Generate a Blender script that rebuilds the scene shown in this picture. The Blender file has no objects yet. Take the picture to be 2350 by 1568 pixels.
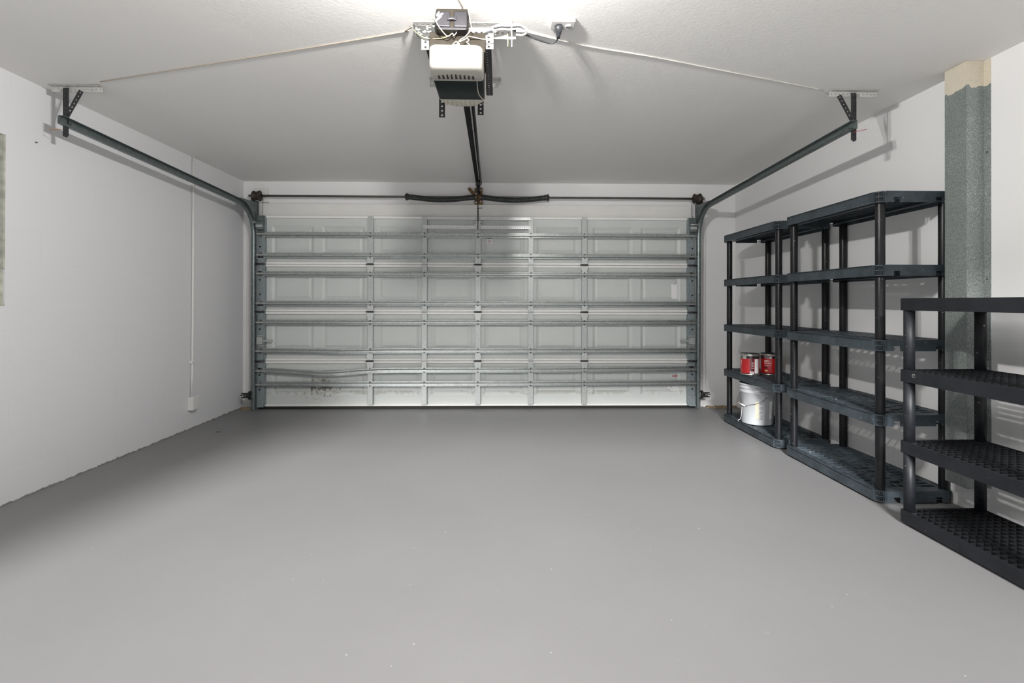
import bpy, bmesh, math, random
from mathutils import Vector, Matrix
random.seed(7)
C = bpy.context.scene.collection
PI = math.pi

# ---------------------------------------------------------------- room sizes (metres)
XL, XR, YB, HC = -2.883, 2.684, 5.742, 2.533     # left wall, right wall, back wall, ceiling
Y0 = -0.5                                       # unseen end behind the camera, left open and placed to shape the daylight
DX0, DX1, DTOP = -2.681, 2.196, 2.134           # door leaf
DF = 5.645                                      # inner skin of the door
SF = 5.600                                      # front of its stiles

# ---------------------------------------------------------------- materials
def new_mat(name):
    m = bpy.data.materials.new(name); m.use_nodes = True
    nt = m.node_tree
    return m, nt, nt.nodes['Principled BSDF']
def mat(name, col, rough=.5, metal=0., var=0., scale=20., bump=0., bscale=60., spec=.5, trans=0., coat=0.):
    m, nt, b = new_mat(name)
    b.inputs['Base Color'].default_value = (*col, 1)
    b.inputs['Roughness'].default_value = rough
    b.inputs['Metallic'].default_value = metal
    b.inputs['Specular IOR Level'].default_value = spec
    if trans: b.inputs['Subsurface Weight'].default_value = trans; b.inputs['Subsurface Radius'].default_value = (.02, .02, .02)
    if coat: b.inputs['Coat Weight'].default_value = coat
    if var or bump:
        tc = nt.nodes.new('ShaderNodeTexCoord')
    if var:
        n = nt.nodes.new('ShaderNodeTexNoise'); n.inputs['Scale'].default_value = scale; n.inputs['Detail'].default_value = 4
        nt.links.new(tc.outputs['Object'], n.inputs['Vector'])
        r = nt.nodes.new('ShaderNodeValToRGB')
        r.color_ramp.elements[0].position = .3; r.color_ramp.elements[1].position = .7
        r.color_ramp.elements[0].color = (*[max(0, c*(1-var)) for c in col], 1)
        r.color_ramp.elements[1].color = (*[min(1, c*(1+var)) for c in col], 1)
        nt.links.new(n.outputs['Fac'], r.inputs['Fac']); nt.links.new(r.outputs['Color'], b.inputs['Base Color'])
    if bump:
        n2 = nt.nodes.new('ShaderNodeTexNoise'); n2.inputs['Scale'].default_value = bscale; n2.inputs['Detail'].default_value = 3
        nt.links.new(tc.outputs['Object'], n2.inputs['Vector'])
        bp = nt.nodes.new('ShaderNodeBump'); bp.inputs['Strength'].default_value = bump; bp.inputs['Distance'].default_value = .01
        nt.links.new(n2.outputs['Fac'], bp.inputs['Height']); nt.links.new(bp.outputs['Normal'], b.inputs['Normal'])
    return m

def N(nt, t, **kw):
    n = nt.nodes.new(t)
    for k, v in kw.items():
        if k in n.inputs: n.inputs[k].default_value = v
        else: setattr(n, k, v)
    return n
def math_n(nt, op, a, b=None):
    n = nt.nodes.new('ShaderNodeMath'); n.operation = op
    for i, v in enumerate((a, b)):
        if v is None: continue
        if isinstance(v, (int, float)): n.inputs[i].default_value = v
        else: nt.links.new(v, n.inputs[i])
    return n.outputs[0]
def mix_col(nt, fac, a, b):
    n = nt.nodes.new('ShaderNodeMix'); n.data_type = 'RGBA'
    if isinstance(fac, (int, float)): n.inputs[0].default_value = fac
    else: nt.links.new(fac, n.inputs[0])
    for i, v in ((6, a), (7, b)):
        if isinstance(v, tuple): n.inputs[i].default_value = (*v, 1)
        else: nt.links.new(v, n.inputs[i])
    return n.outputs[2]

def block_wall_mat():
    m, nt, b = new_mat('painted_block')
    tc = N(nt, 'ShaderNodeTexCoord'); s = N(nt, 'ShaderNodeSeparateXYZ'); c = N(nt, 'ShaderNodeCombineXYZ')
    nt.links.new(tc.outputs['Object'], s.inputs[0]); nt.links.new(s.outputs['Y'], c.inputs['X']); nt.links.new(s.outputs['Z'], c.inputs['Y'])
    wob = N(nt, 'ShaderNodeTexNoise', Scale=6.); nt.links.new(tc.outputs['Object'], wob.inputs['Vector'])
    wv = N(nt, 'ShaderNodeVectorMath', operation='SCALE'); wv.inputs['Scale'].default_value = .012
    nt.links.new(wob.outputs['Color'], wv.inputs[0])
    ad = N(nt, 'ShaderNodeVectorMath', operation='ADD'); nt.links.new(c.outputs[0], ad.inputs[0]); nt.links.new(wv.outputs[0], ad.inputs[1])
    br = N(nt, 'ShaderNodeTexBrick', Scale=1.); br.inputs['Brick Width'].default_value = .4064; br.inputs['Row Height'].default_value = .2032
    br.inputs['Mortar Size'].default_value = .006; br.inputs['Mortar Smooth'].default_value = .7
    nt.links.new(ad.outputs[0], br.inputs['Vector'])
    n = N(nt, 'ShaderNodeTexNoise', Scale=90.); nt.links.new(tc.outputs['Object'], n.inputs['Vector'])
    big = N(nt, 'ShaderNodeTexNoise', Scale=1.4); nt.links.new(tc.outputs['Object'], big.inputs['Vector'])
    msk = math_n(nt, 'MULTIPLY', br.outputs['Fac'], big.outputs['Fac'])
    h = math_n(nt, 'SUBTRACT', math_n(nt, 'MULTIPLY', n.outputs['Fac'], .22), math_n(nt, 'MULTIPLY', msk, .55))
    bp = N(nt, 'ShaderNodeBump', Strength=.24, Distance=.007); nt.links.new(h, bp.inputs['Height'])
    nt.links.new(bp.outputs['Normal'], b.inputs['Normal'])
    # grime line along the floor
    gn = N(nt, 'ShaderNodeTexNoise', Scale=16., Detail=9., Roughness=.75); nt.links.new(tc.outputs['Object'], gn.inputs['Vector'])
    lim = math_n(nt, 'MULTIPLY', math_n(nt, 'SUBTRACT', gn.outputs['Fac'], .40), .060)
    dirt = math_n(nt, 'LESS_THAN', s.outputs['Z'], lim)
    col = mix_col(nt, math_n(nt, 'MULTIPLY', br.outputs['Fac'], .10), (.70, .70, .715), (.62, .62, .63))
    col = mix_col(nt, math_n(nt, 'MULTIPLY', dirt, .8), col, (.10, .08, .055))
    nt.links.new(col, b.inputs['Base Color']); b.inputs['Roughness'].default_value = .6
    return m
def floor_mat():
    m, nt, b = new_mat('grey_floor_paint')
    tc = N(nt, 'ShaderNodeTexCoord')
    n = N(nt, 'ShaderNodeTexNoise', Scale=1.1, Detail=5.); nt.links.new(tc.outputs['Object'], n.inputs['Vector'])
    r = N(nt, 'ShaderNodeValToRGB'); r.color_ramp.elements[0].position = .3; r.color_ramp.elements[1].position = .75
    r.color_ramp.elements[0].color = (.172, .170, .172, 1); r.color_ramp.elements[1].color = (.188, .186, .188, 1)
    nt.links.new(n.outputs['Fac'], r.inputs['Fac'])
    v = N(nt, 'ShaderNodeTexNoise', Scale=38., Detail=2.); nt.links.new(tc.outputs['Object'], v.inputs['Vector'])
    spk = math_n(nt, 'GREATER_THAN', v.outputs['Fac'], .765)
    nt.links.new(mix_col(nt, math_n(nt, 'MULTIPLY', spk, .35), r.outputs['Color'], (.62, .62, .62)), b.inputs['Base Color'])
    n2 = N(nt, 'ShaderNodeTexNoise', Scale=14., Detail=4.); nt.links.new(tc.outputs['Object'], n2.inputs['Vector'])
    bp = N(nt, 'ShaderNodeBump', Strength=.12, Distance=.004); nt.links.new(n2.outputs['Fac'], bp.inputs['Height'])
    nt.links.new(bp.outputs['Normal'], b.inputs['Normal'])
    b.inputs['Roughness'].default_value = .42; b.inputs['Specular IOR Level'].default_value = .35
    return m
def ceiling_mat():
    m, nt, b = new_mat('textured_ceiling')
    b.inputs['Base Color'].default_value = (.82, .81, .79, 1); b.inputs['Roughness'].default_value = .8
    tc = N(nt, 'ShaderNodeTexCoord')
    n = N(nt, 'ShaderNodeTexNoise', Scale=55., Detail=4., Roughness=.6); nt.links.new(tc.outputs['Object'], n.inputs['Vector'])
    n2 = N(nt, 'ShaderNodeTexNoise', Scale=1.8, Detail=3.); nt.links.new(tc.outputs['Object'], n2.inputs['Vector'])
    h = math_n(nt, 'ADD', math_n(nt, 'MULTIPLY', n.outputs['Fac'], .35), math_n(nt, 'MULTIPLY', n2.outputs['Fac'], 1.2))
    bp = N(nt, 'ShaderNodeBump', Strength=.30, Distance=.008); nt.links.new(h, bp.inputs['Height'])
    nt.links.new(bp.outputs['Normal'], b.inputs['Normal'])
    return m
def galv_mat(name, dark, light, metal, rough, scale=160., cream=False):
    m, nt, b = new_mat(name)
    tc = N(nt, 'ShaderNodeTexCoord')
    v = N(nt, 'ShaderNodeTexVoronoi', Scale=scale); nt.links.new(tc.outputs['Object'], v.inputs['Vector'])
    n = N(nt, 'ShaderNodeTexNoise', Scale=scale*.9, Detail=3.); nt.links.new(tc.outputs['Object'], n.inputs['Vector'])
    r = N(nt, 'ShaderNodeValToRGB'); r.color_ramp.elements[0].position = .25; r.color_ramp.elements[1].position = .85
    r.color_ramp.elements[0].color = (*dark, 1); r.color_ramp.elements[1].color = (*light, 1)
    f = math_n(nt, 'ADD', math_n(nt, 'MULTIPLY', v.outputs['Color'], .55), math_n(nt, 'MULTIPLY', n.outputs['Fac'], .5))
    nt.links.new(f, r.inputs['Fac'])
    col = r.outputs['Color']; mt = metal
    if cream:   # old cream plaster left on the top of the duct
        s = N(nt, 'ShaderNodeSeparateXYZ'); nt.links.new(tc.outputs['Object'], s.inputs[0])
        big = N(nt, 'ShaderNodeTexNoise', Scale=9., Detail=6.); nt.links.new(tc.outputs['Object'], big.inputs['Vector'])
        edge = math_n(nt, 'ADD', 2.17, math_n(nt, 'MULTIPLY', big.outputs['Fac'], .13))
        up = math_n(nt, 'GREATER_THAN', s.outputs['Z'], edge)
        spots = math_n(nt, 'GREATER_THAN', math_n(nt, 'MULTIPLY', n.outputs['Fac'], math_n(nt, 'ADD', big.outputs['Fac'], .5)), .66)
        cr = mix_col(nt, spots, (.60, .54, .43), (.16, .15, .12))
        col = mix_col(nt, up, col, cr)
        # whitish paint overspray flecks
        sp = N(nt, 'ShaderNodeTexNoise', Scale=190., Detail=2.); nt.links.new(tc.outputs['Object'], sp.inputs['Vector'])
        big2 = N(nt, 'ShaderNodeTexNoise', Scale=3., Detail=3.); nt.links.new(tc.outputs['Object'], big2.inputs['Vector'])
        fl = math_n(nt, 'GREATER_THAN', math_n(nt, 'ADD', sp.outputs['Fac'], math_n(nt, 'MULTIPLY', big2.outputs['Fac'], .35)), .80)
        col = mix_col(nt, math_n(nt, 'MULTIPLY', fl, .75), col, (.50, .52, .50))
        mt2 = math_n(nt, 'MULTIPLY', math_n(nt, 'SUBTRACT', 1., up), metal); nt.links.new(mt2, b.inputs['Metallic'])
    else: b.inputs['Metallic'].default_value = metal
    nt.links.new(col, b.inputs['Base Color']); b.inputs['Roughness'].default_value = rough
    return m
def speck_mat(name, col, rough, speck=(.35, .36, .36), amount=.80, scale=70., scuff=.0):
    """dark plastic with paint flecks and dusty scuffs"""
    m, nt, b = new_mat(name)
    tc = N(nt, 'ShaderNodeTexCoord')
    v = N(nt, 'ShaderNodeTexNoise', Scale=scale, Detail=1.); nt.links.new(tc.outputs['Object'], v.inputs['Vector'])
    f = math_n(nt, 'GREATER_THAN', v.outputs['Fac'], amount)
    n = N(nt, 'ShaderNodeTexNoise', Scale=11., Detail=6., Roughness=.7); nt.links.new(tc.outputs['Object'], n.inputs['Vector'])
    r = N(nt, 'ShaderNodeValToRGB'); r.color_ramp.elements[0].position = .35; r.color_ramp.elements[1].position = .8
    r.color_ramp.elements[0].color = (*col, 1); r.color_ramp.elements[1].color = (*[c*(1+scuff)+.01*scuff for c in col], 1)
    nt.links.new(n.outputs['Fac'], r.inputs['Fac'])
    nt.links.new(mix_col(nt, f, r.outputs['Color'], speck), b.inputs['Base Color'])
    b.inputs['Roughness'].default_value = rough; b.inputs['Specular IOR Level'].default_value = .32
    return m
def stained_panel_mat(base):
    """door skin with rust-brown scabs where water got in"""
    m, nt, b = new_mat('stained_door_skin')
    tc = N(nt, 'ShaderNodeTexCoord'); s = N(nt, 'ShaderNodeSeparateXYZ'); nt.links.new(tc.outputs['Object'], s.inputs[0])
    n = N(nt, 'ShaderNodeTexNoise', Scale=24., Detail=5., Roughness=.65); nt.links.new(tc.outputs['Object'], n.inputs['Vector'])
    dx = math_n(nt, 'DIVIDE', math_n(nt, 'ADD', s.outputs['X'], 1.75), .24)
    dz = math_n(nt, 'DIVIDE', math_n(nt, 'SUBTRACT', s.outputs['Z'], .25), .13)
    d = math_n(nt, 'SQRT', math_n(nt, 'ADD', math_n(nt, 'MULTIPLY', dx, dx), math_n(nt, 'MULTIPLY', dz, dz)))
    k = math_n(nt, 'ADD', math_n(nt, 'MULTIPLY', math_n(nt, 'SUBTRACT', 1., d), .20), n.outputs['Fac'])
    scab = math_n(nt, 'GREATER_THAN', k, .625)
    n3 = N(nt, 'ShaderNodeTexNoise', Scale=2.2, Detail=3.); nt.links.new(tc.outputs['Object'], n3.inputs['Vector'])
    low = math_n(nt, 'MULTIPLY', math_n(nt, 'LESS_THAN', math_n(nt, 'ABSOLUTE', math_n(nt, 'SUBTRACT', s.outputs['Z'], .178)), .022),
                 math_n(nt, 'GREATER_THAN', math_n(nt, 'ADD', math_n(nt, 'MULTIPLY', n.outputs['Fac'], .6), math_n(nt, 'MULTIPLY', n3.outputs['Fac'], .5)), .56))
    soft = math_n(nt, 'MULTIPLY', math_n(nt, 'GREATER_THAN', k, .50), .22)
    col = mix_col(nt, soft, base, (.42, .38, .30))
    col = mix_col(nt, math_n(nt, 'MULTIPLY', low, .35), col, (.30, .27, .21))
    col = mix_col(nt, math_n(nt, 'MULTIPLY', scab, .8), col, (.13, .115, .09))
    nt.links.new(col, b.inputs['Base Color']); b.inputs['Roughness'].default_value = .5
    return m

SKIN = (.57, .595, .58)
M = dict(
    block=block_wall_mat(), floor=floor_mat(), ceil=ceiling_mat(),
    wall=mat('smooth_white_wall', (.77, .768, .768), .6, bump=.10, bscale=30),
    trim=mat('white_trim_paint', (.72, .71, .69), .5, var=.03, scale=6, bump=.05),
    jamb_raw=mat('bare_plaster', (.42, .43, .37), .8, var=.3, scale=18, bump=.5, bscale=40),
    skin=mat('door_skin', SKIN, .45, var=.03, scale=3), stained=stained_panel_mat(SKIN),
    whiterail=mat('white_door_rail', (.80, .79, .77), .4, var=.03),
    steel=galv_mat('galvanised_strut', (.27, .29, .285), (.42, .44, .43), .6, .34, 60.),
    stile=galv_mat('galvanised_stile', (.36, .38, .375), (.52, .54, .53), .35, .42, 120.),
    endstile=galv_mat('end_stile', (.20, .24, .255), (.33, .37, .38), .35, .42, 110.),
    duct=galv_mat('galvanised_duct', (.13, .15, .145), (.36, .39, .38),   .35, .42, 330., cream=True),
    track=galv_mat('track_steel', (.10, .125, .125), (.19, .22, .22), .45, .38, 60.),
    darksteel=mat('dark_steel', (.05, .052, .05), .45, .5, var=.3),
    perf=mat('black_perforated_steel', (.035, .036, .038), .45, .4, var=.2),
    perfpaint=mat('overpainted_steel', (.46, .455, .44), .6, var=.12, scale=30, bump=.3, bscale=80),
    perfzinc=mat('zinc_perforated_steel', (.62, .62, .63), .35, .5, var=.05),
    rust=mat('rusty_plate', (.17, .095, .03), .6, .2, var=.4, scale=40),
    rustdark=mat('drum_iron', (.045, .032, .028), .55, .3, var=.3, scale=40),
    shaft=mat('shaft_steel', (.16, .155, .145), .35, .6, var=.15),
    spring=mat('spring_steel', (.065, .072, .068), .5, .5, var=.3, scale=25),
    black=mat('black_plastic', (.012, .012, .013), .4, var=.2),
    rail=mat('black_rail', (.006, .006, .007), .7, var=.2, spec=.15),
    boxblack=mat('dark_blue_black_plastic', (.012, .011, .016), .45, var=.4, scale=30),
    body=mat('opener_body', (.008, .014, .014), .5, var=.2, spec=.2),
    lens=mat('cream_lens', (.46, .445, .40), .35, var=.03, trans=.3),
    slot=mat('vent_slot_dark', (.03, .022, .018), .8),
    chassis=mat('brown_chassis', (.030, .025, .018), .6, var=.2, spec=.15),
    plate=mat('outlet_plastic', (.60, .595, .58), .4),
    white=mat('white_plastic', (.70, .69, .67), .35),
    wirewhite=mat('cream_wire', (.55, .51, .45), .5), wirepaint=mat('painted_wire', (.60, .585, .55), .7, var=.1),
    wirebrown=mat('brown_wire', (.38, .33, .27), .6), yellow=mat('yellow_tie', (.66, .66, .22), .5),
    cord=mat('black_cord', (.03, .032, .036), .45, var=.4, scale=60),
    dabbed=mat('paint_dabbed_cord', (.36, .355, .35), .7, var=.5, scale=90, bump=.6, bscale=120),
    rackshelf=speck_mat('slate_rack_plastic', (.024, .032, .038), .45, amount=.775, scuff=1.2),
    rackpost=speck_mat('black_rack_tube', (.0055, .006, .0075), .38, amount=.775, scale=90., scuff=.3),
    front=speck_mat('black_front_rack', (.0055, .0064, .0086), .5, amount=.80, scale=80., scuff=.6),
    canred=mat('red_can_label', (.42, .008, .012), .3, coat=.5), candark=mat('dark_can_label', (.02, .008, .010), .35),
    cansilver=mat('can_metal', (.55, .55, .53), .3, .7), canblack=mat('can_lid_black', (.015, .015, .015), .4),
    canmaroon=mat('maroon_label', (.10, .006, .010), .35), labelwhite=mat('label_white', (.84, .83, .83), .5),
    pinktext=mat('label_pale_print', (.72, .58, .57), .5), gold=mat('label_gold', (.70, .50, .24), .5),
    bucket=mat('grey_white_bucket', (.56, .58, .60), .32, var=.03, scale=8), bucketmark=mat('bucket_print', (.13, .14, .16), .6),
    tape=mat('yellowed_tape', (.56, .52, .40), .6, var=.12, scale=50), wire=mat('bail_wire', (.13, .14, .15), .4, .6),
    ink=mat('sticker_ink', (.10, .10, .10), .7), redink=mat('sticker_red', (.42, .03, .03), .6), pinkink=mat('sticker_pink', (.55, .46, .45), .7),
    debris=mat('tan_debris', (.30, .23, .14), .9, var=.5, scale=60, bump=.8, bscale=90),
    concrete=mat('pale_concrete', (.60, .59, .57), .8, var=.08, scale=3),
    hingezinc=mat('zinc_hinge', (.50, .52, .51), .45, .45, var=.06),
    deckshade=mat('shaded_deck', (.0035, .004, .005), .5, spec=.3),  # darker than the rim plastic: shade inside the grid cells put into the colour
    porcelain=mat('white_porcelain', (.8, .8, .78), .3), glass=mat('window_pane', (.30, .34, .36), .15),
    orange=mat('orange_string', (.5, .22, .06), .7), seal=mat('black_rubber', (.012, .012, .011), .7),
)
def emit(name, col, s):
    m = bpy.data.materials.new(name); m.use_nodes = True; nt = m.node_tree; nt.nodes.clear()
    e = nt.nodes.new('ShaderNodeEmission'); e.inputs[0].default_value = (*col, 1); e.inputs[1].default_value = s
    o = nt.nodes.new('ShaderNodeOutputMaterial'); nt.links.new(e.outputs[0], o.inputs[0]); return m
LAMP = 3900.
M['bulb'] = emit('lit_bulb', (1., .975, .945), LAMP)

# ---------------------------------------------------------------- mesh builder
class MB:
    def __init__(self): self.bm = bmesh.new(); self.mi = 0
    def box(self, x0, x1, y0, y1, z0, z1, bev=0., M4=None):
        b2 = bmesh.new(); bmesh.ops.create_cube(b2, size=1)
        for v in b2.verts:
            v.co = Vector(((x0+x1)/2+v.co.x*(x1-x0), (y0+y1)/2+v.co.y*(y1-y0), (z0+z1)/2+v.co.z*(z1-z0)))
        if bev: bmesh.ops.bevel(b2, geom=b2.edges[:], offset=bev, segments=2, affect='EDGES', profile=.6)
        self._add(b2, M4); return self
    def _add(self, b2, M4=None):
        if M4: bmesh.ops.transform(b2, matrix=M4, verts=b2.verts)
        mp = {v: self.bm.verts.new(v.co) for v in b2.verts}
        for f in b2.faces:
            try:
                nf = self.bm.faces.new([mp[v] for v in f.verts]); nf.material_index = self.mi; nf.smooth = f.smooth
            except ValueError: pass
        b2.free()
    def tube(self, pts, r, seg=8, cap=True, closed=False):
        pts = [Vector(p) for p in pts]; n = len(pts)
        rr = r if isinstance(r, (list, tuple)) else [r]*n
        rings = []; up = None
        for i, p in enumerate(pts):
            if closed: t = pts[(i+1) % n]-pts[i-1]
            else: t = pts[min(i+1, n-1)]-pts[max(i-1, 0)]
            t.normalize()
            if up is None:
                up = Vector((0, 0, 1)) if abs(t.z) < .9 else Vector((0, 1, 0))
            a = up-t*up.dot(t); a.normalize(); up = a; b = t.cross(a)
            rings.append([self.bm.verts.new(p+(a*math.cos(2*PI*k/seg)+b*math.sin(2*PI*k/seg))*rr[i]) for k in range(seg)])
        m = n if closed else n-1
        for i in range(m):
            A, B = rings[i], rings[(i+1) % n]
            for k in range(seg):
                f = self.bm.faces.new((A[k], A[(k+1) % seg], B[(k+1) % seg], B[k])); f.smooth = True; f.material_index = self.mi
        if cap and not closed:
            for R, rev in ((rings[0], True), (rings[-1], False)):
                f = self.bm.faces.new(R[::-1] if not rev else R); f.material_index = self.mi
        return self
    def cyl(self, p0, p1, r, seg=16): return self.tube([p0, p1], r, seg)
    def lathe(self, prof, c, seg=28, axis='Z'):
        """prof: list of (r, h) about a vertical axis through c"""
        rings = []
        for r, h in prof:
            ring = []
            for k in range(seg):
                a = 2*PI*k/seg; v = (r*math.cos(a), r*math.sin(a), h)
                if axis == 'X': v = (h, v[0], v[1])
                ring.append(self.bm.verts.new((c[0]+v[0], c[1]+v[1], c[2]+v[2])))
            rings.append(ring)
        for A, B in zip(rings, rings[1:]):
            for k in range(seg):
                f = self.bm.faces.new((A[k], A[(k+1) % seg], B[(k+1) % seg], B[k])); f.smooth = True; f.material_index = self.mi
        for R in (rings[0], rings[-1]):
            if sum((v.co-R[0].co).length for v in R) > 1e-6:
                f = self.bm.faces.new(R); f.material_index = self.mi
        return self
    def prism(self, poly, axis, a0, a1):
        """extrude a 2-D polygon along axis; poly in the other two coordinates in cyclic-free order (X:(y,z) Y:(x,z) Z:(x,y))"""
        def P(p, a): return {'X': (a, p[0], p[1]), 'Y': (p[0], a, p[1]), 'Z': (p[0], p[1], a)}[axis]
        A = [self.bm.verts.new(P(p, a0)) for p in poly]; B = [self.bm.verts.new(P(p, a1)) for p in poly]
        n = len(poly)
        fs = [self.bm.faces.new(A[::-1]), self.bm.faces.new(B)]
        for k in range(n): fs.append(self.bm.faces.new((A[k], A[(k+1) % n], B[(k+1) % n], B[k])))
        for f in fs: f.material_index = self.mi
        return self
    def perf(self, L, W, T, pitch=.0254, r=.005, M4=None):
        """flat perforated strip, along +x from 0..L, width y -W/2..W/2, thickness z 0..T, with real holes"""
        b2 = bmesh.new(); n = max(1, round(L/pitch)); p = L/n; h = W/2
        for i in range(n):
            x0 = i*p; cx = x0+p/2
            out = [(x0, -h), (cx, -h), (x0+p, -h), (x0+p, 0), (x0+p, h), (cx, h), (x0, h), (x0, 0)]
            inn = [(cx+r*math.cos(a), r*math.sin(a)) for a in [PI*1.25+k*PI/4 for k in range(8)]]
            V = [[b2.verts.new((x, y, z)) for x, y in ring] for ring in (out, inn) for z in (0, T)]
            o0, o1, i0, i1 = V
            for k in range(8):
                j = (k+1) % 8
                b2.faces.new((o1[k], o1[j], i1[j], i1[k])); b2.faces.new((o0[j], o0[k], i0[k], i0[j]))
                b2.faces.new((i0[j], i0[k], i1[k], i1[j]))
                if k in (0, 1, 4, 5) or (i == 0 and k in (6, 7)) or (i == n-1 and k in (2, 3)):
                    b2.faces.new((o0[k], o0[j], o1[j], o1[k]))
        bmesh.ops.remove_doubles(b2, verts=b2.verts, dist=1e-5)
        self._add(b2, M4); return self
    def angle(self, L, W1, W2, T=.003, M4=None, r=.005):
        """perforated angle iron along +x: one leg in the xy plane, one in the xz plane"""
        A = Matrix.Translation((0, W1/2, 0)); self.perf(L, W1, T, r=r, M4=(M4 or Matrix()) @ A)
        B = Matrix.Rotation(PI/2, 4, 'X'); B = Matrix.Translation((0, T, W2/2)) @ B; self.perf(L, W2, T, r=r, M4=(M4 or Matrix()) @ B)
        return self
    def sweep(self, prof, path, frames):
        """closed profile (a,b) swept: point = path[i] + a*frames[i][0] + b*frames[i][1]"""
        rings = [[self.bm.verts.new(Vector(p)+fr[0]*a+fr[1]*b) for a, b in prof] for p, fr in zip(path, frames)]
        n = len(prof)
        for A, B in zip(rings, rings[1:]):
            for k in range(n):
                f = self.bm.faces.new((A[k], A[(k+1) % n], B[(k+1) % n], B[k])); f.material_index = self.mi
        self.bm.faces.new(rings[0][::-1]); self.bm.faces.new(rings[-1])
        return self
    def mesh(self, name, mats, origin=(0, 0, 0), flat=False):
        bmesh.ops.recalc_face_normals(self.bm, faces=self.bm.faces)
        o = Vector(origin)
        for v in self.bm.verts: v.co -= o
        me = bpy.data.meshes.new(name); self.bm.to_mesh(me); self.bm.free()
        for m in (mats if isinstance(mats, (list, tuple)) else [mats]): me.materials.append(m)
        return me
def wloc(o):
    v = Vector((0, 0, 0))
    while o is not None: v = v+o.location; o = o.parent
    return v
def put(name, mb, mats, parent=None, label=None, at=None):
    """one mesh object from world-space geometry, under its parent"""
    org = wloc(parent)
    at = Vector(at) if at is not None else None
    me = mb.mesh(name, mats, at if at is not None else org)
    o = bpy.data.objects.new(name, me); C.objects.link(o)
    if parent is not None: o.parent = parent
    if at is not None: o.location = at-org
    if label: o['label'] = label
    return o
def tag(o, label, cat, group=None, kind=None):
    o['label'] = label; o['category'] = cat
    if group: o['group'] = group
    if kind: o['kind'] = kind
    return o
def thing(name, loc, label, cat, group=None):
    o = bpy.data.objects.new(name, None); C.objects.link(o); o.location = loc; o.empty_display_size = .1
    return tag(o, label, cat, group)
def struct(name, mb, m, label=None, cat=None, parent=None):
    o = put(name, mb, m, parent)
    if parent is None:
        o['kind'] = 'structure'
        if label: o['label'] = label
        if cat: o['category'] = cat
    return o
def copy_tree(o, parent=None):
    c = o.copy(); C.objects.link(c)
    if parent is not None: c.parent = parent
    for ch in [k for k in list(C.objects) if k.parent == o]: copy_tree(ch, c)
    return c
def arc(c, r, a0, a1, n): return [(c[0]+r*math.cos(a0+(a1-a0)*i/n), c[1]+r*math.sin(a0+(a1-a0)*i/n)) for i in range(n+1)]
def smooth_path(P, n=8):
    P = [Vector(p) for p in P]; out = []
    for i in range(len(P)-1):
        p0, p1, p2, p3 = P[max(i-1, 0)], P[i], P[i+1], P[min(i+2, len(P)-1)]
        for k in range(n):
            t = k/n
            out.append(.5*((2*p1)+(p2-p0)*t+(2*p0-5*p1+4*p2-p3)*t*t+(3*p1-p0-3*p2+p3)*t**3))
    out.append(P[-1]); return out

# ---------------------------------------------------------------- room shell
struct('floor', MB().box(XL-.15, XR+.15, Y0, YB+.15, -.12, 0), M['floor'], 'grey painted garage floor', 'floor')
struct('bounce_slab', MB().box(-9, 9, -16, Y0, -.14, -.02), M['concrete'], 'unseen pale slab added outside the open end to bounce daylight', 'bounce_slab')  # unseen ground added to throw daylight up onto the ceiling
struct('ceiling', MB().box(XL-.15, XR+.15, Y0, YB+.15, HC, HC+.15), M['ceil'], 'light grey textured ceiling', 'ceiling')
# left wall with a recess at its near end
wy1, wz0, wz1 = 3.013, 1.157, 2.156; wy0 = 2.05
w = MB().box(XL-.2, XL, wy1, YB+.15, 0, HC).box(XL-.2, XL, Y0, wy0, 0, HC).box(XL-.2, XL, wy0, wy1, 0, wz0).box(XL-.2, XL, wy0, wy1, wz1, HC)
struct('wall_left', w, M['block'], 'white painted block wall on the left', 'wall')
win = bpy.data.objects.new('window_1', None); C.objects.link(win); win['kind'] = 'structure'; win['label'] = 'window recess with bare plaster reveal in the left wall'; win['category'] = 'window'
struct('window_reveal', MB().box(XL-.15, XL-.001, wy1-.012, wy1, wz0+.22, wz1-.002).box(XL-.15, XL-.012, wy1-.02, wy1, wz0, wz0+.22)
       .box(XL-.15, XL-.001, wy0, wy0+.012, wz0, wz1).box(XL-.15, XL-.001, wy0, wy1, wz1-.003, wz1).box(XL-.15, XL-.001, wy0, wy1, wz0, wz0+.012), M['jamb_raw'], parent=win)
fm = MB()
for y in (wy0+.012, (wy0+wy1)/2-.02, wy1-.06): fm.box(XL-.15, XL-.11, y, y+.045, wz0+.012, wz1-.01)
for z in (wz0+.012, (wz0+wz1)/2-.02, wz1-.055): fm.box(XL-.148, XL-.113, wy0+.012, wy1-.012, z, z+.045)
struct('window_frame', fm, M['trim'], parent=win)
struct('window_pane', MB().box(XL-.16, XL-.145, wy0, wy1, wz0, wz1), M['glass'], parent=win)
struct('wall_right', MB().box(XR, XR+.2, Y0, YB+.15, 0, HC), M['wall'], 'smooth white wall behind the storage racks', 'wall')
struct('wall_back', MB().box(XL, DX0-.02, YB, YB+.15, 0, HC).box(DX1+.02, XR, YB, YB+.15, 0, HC).box(DX0-.02, DX1+.02, YB, YB+.15, 2.12, HC), M['wall'], 'white wall above and beside the garage door', 'wall')
struct('trim_1', MB().box(-2.67, 2.165, 5.70, YB, 2.128, 2.278, .004), M['trim'], 'white header board above the garage door', 'trim')
struct('trim_2', MB().box(-2.83, -2.70, 5.715, YB, .06, 2.30, .003).box(-2.80, -2.785, 5.708, YB, .06, 2.30), M['trim'], 'white jamb board left of the garage door', 'trim')
struct('trim_3', MB().box(2.19, 2.31, 5.712, YB, .0, 2.17, .003).box(2.30, 2.325, 5.705, YB, 0, 2.17), M['trim'], 'white jamb board right of the garage door', 'trim')
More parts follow.
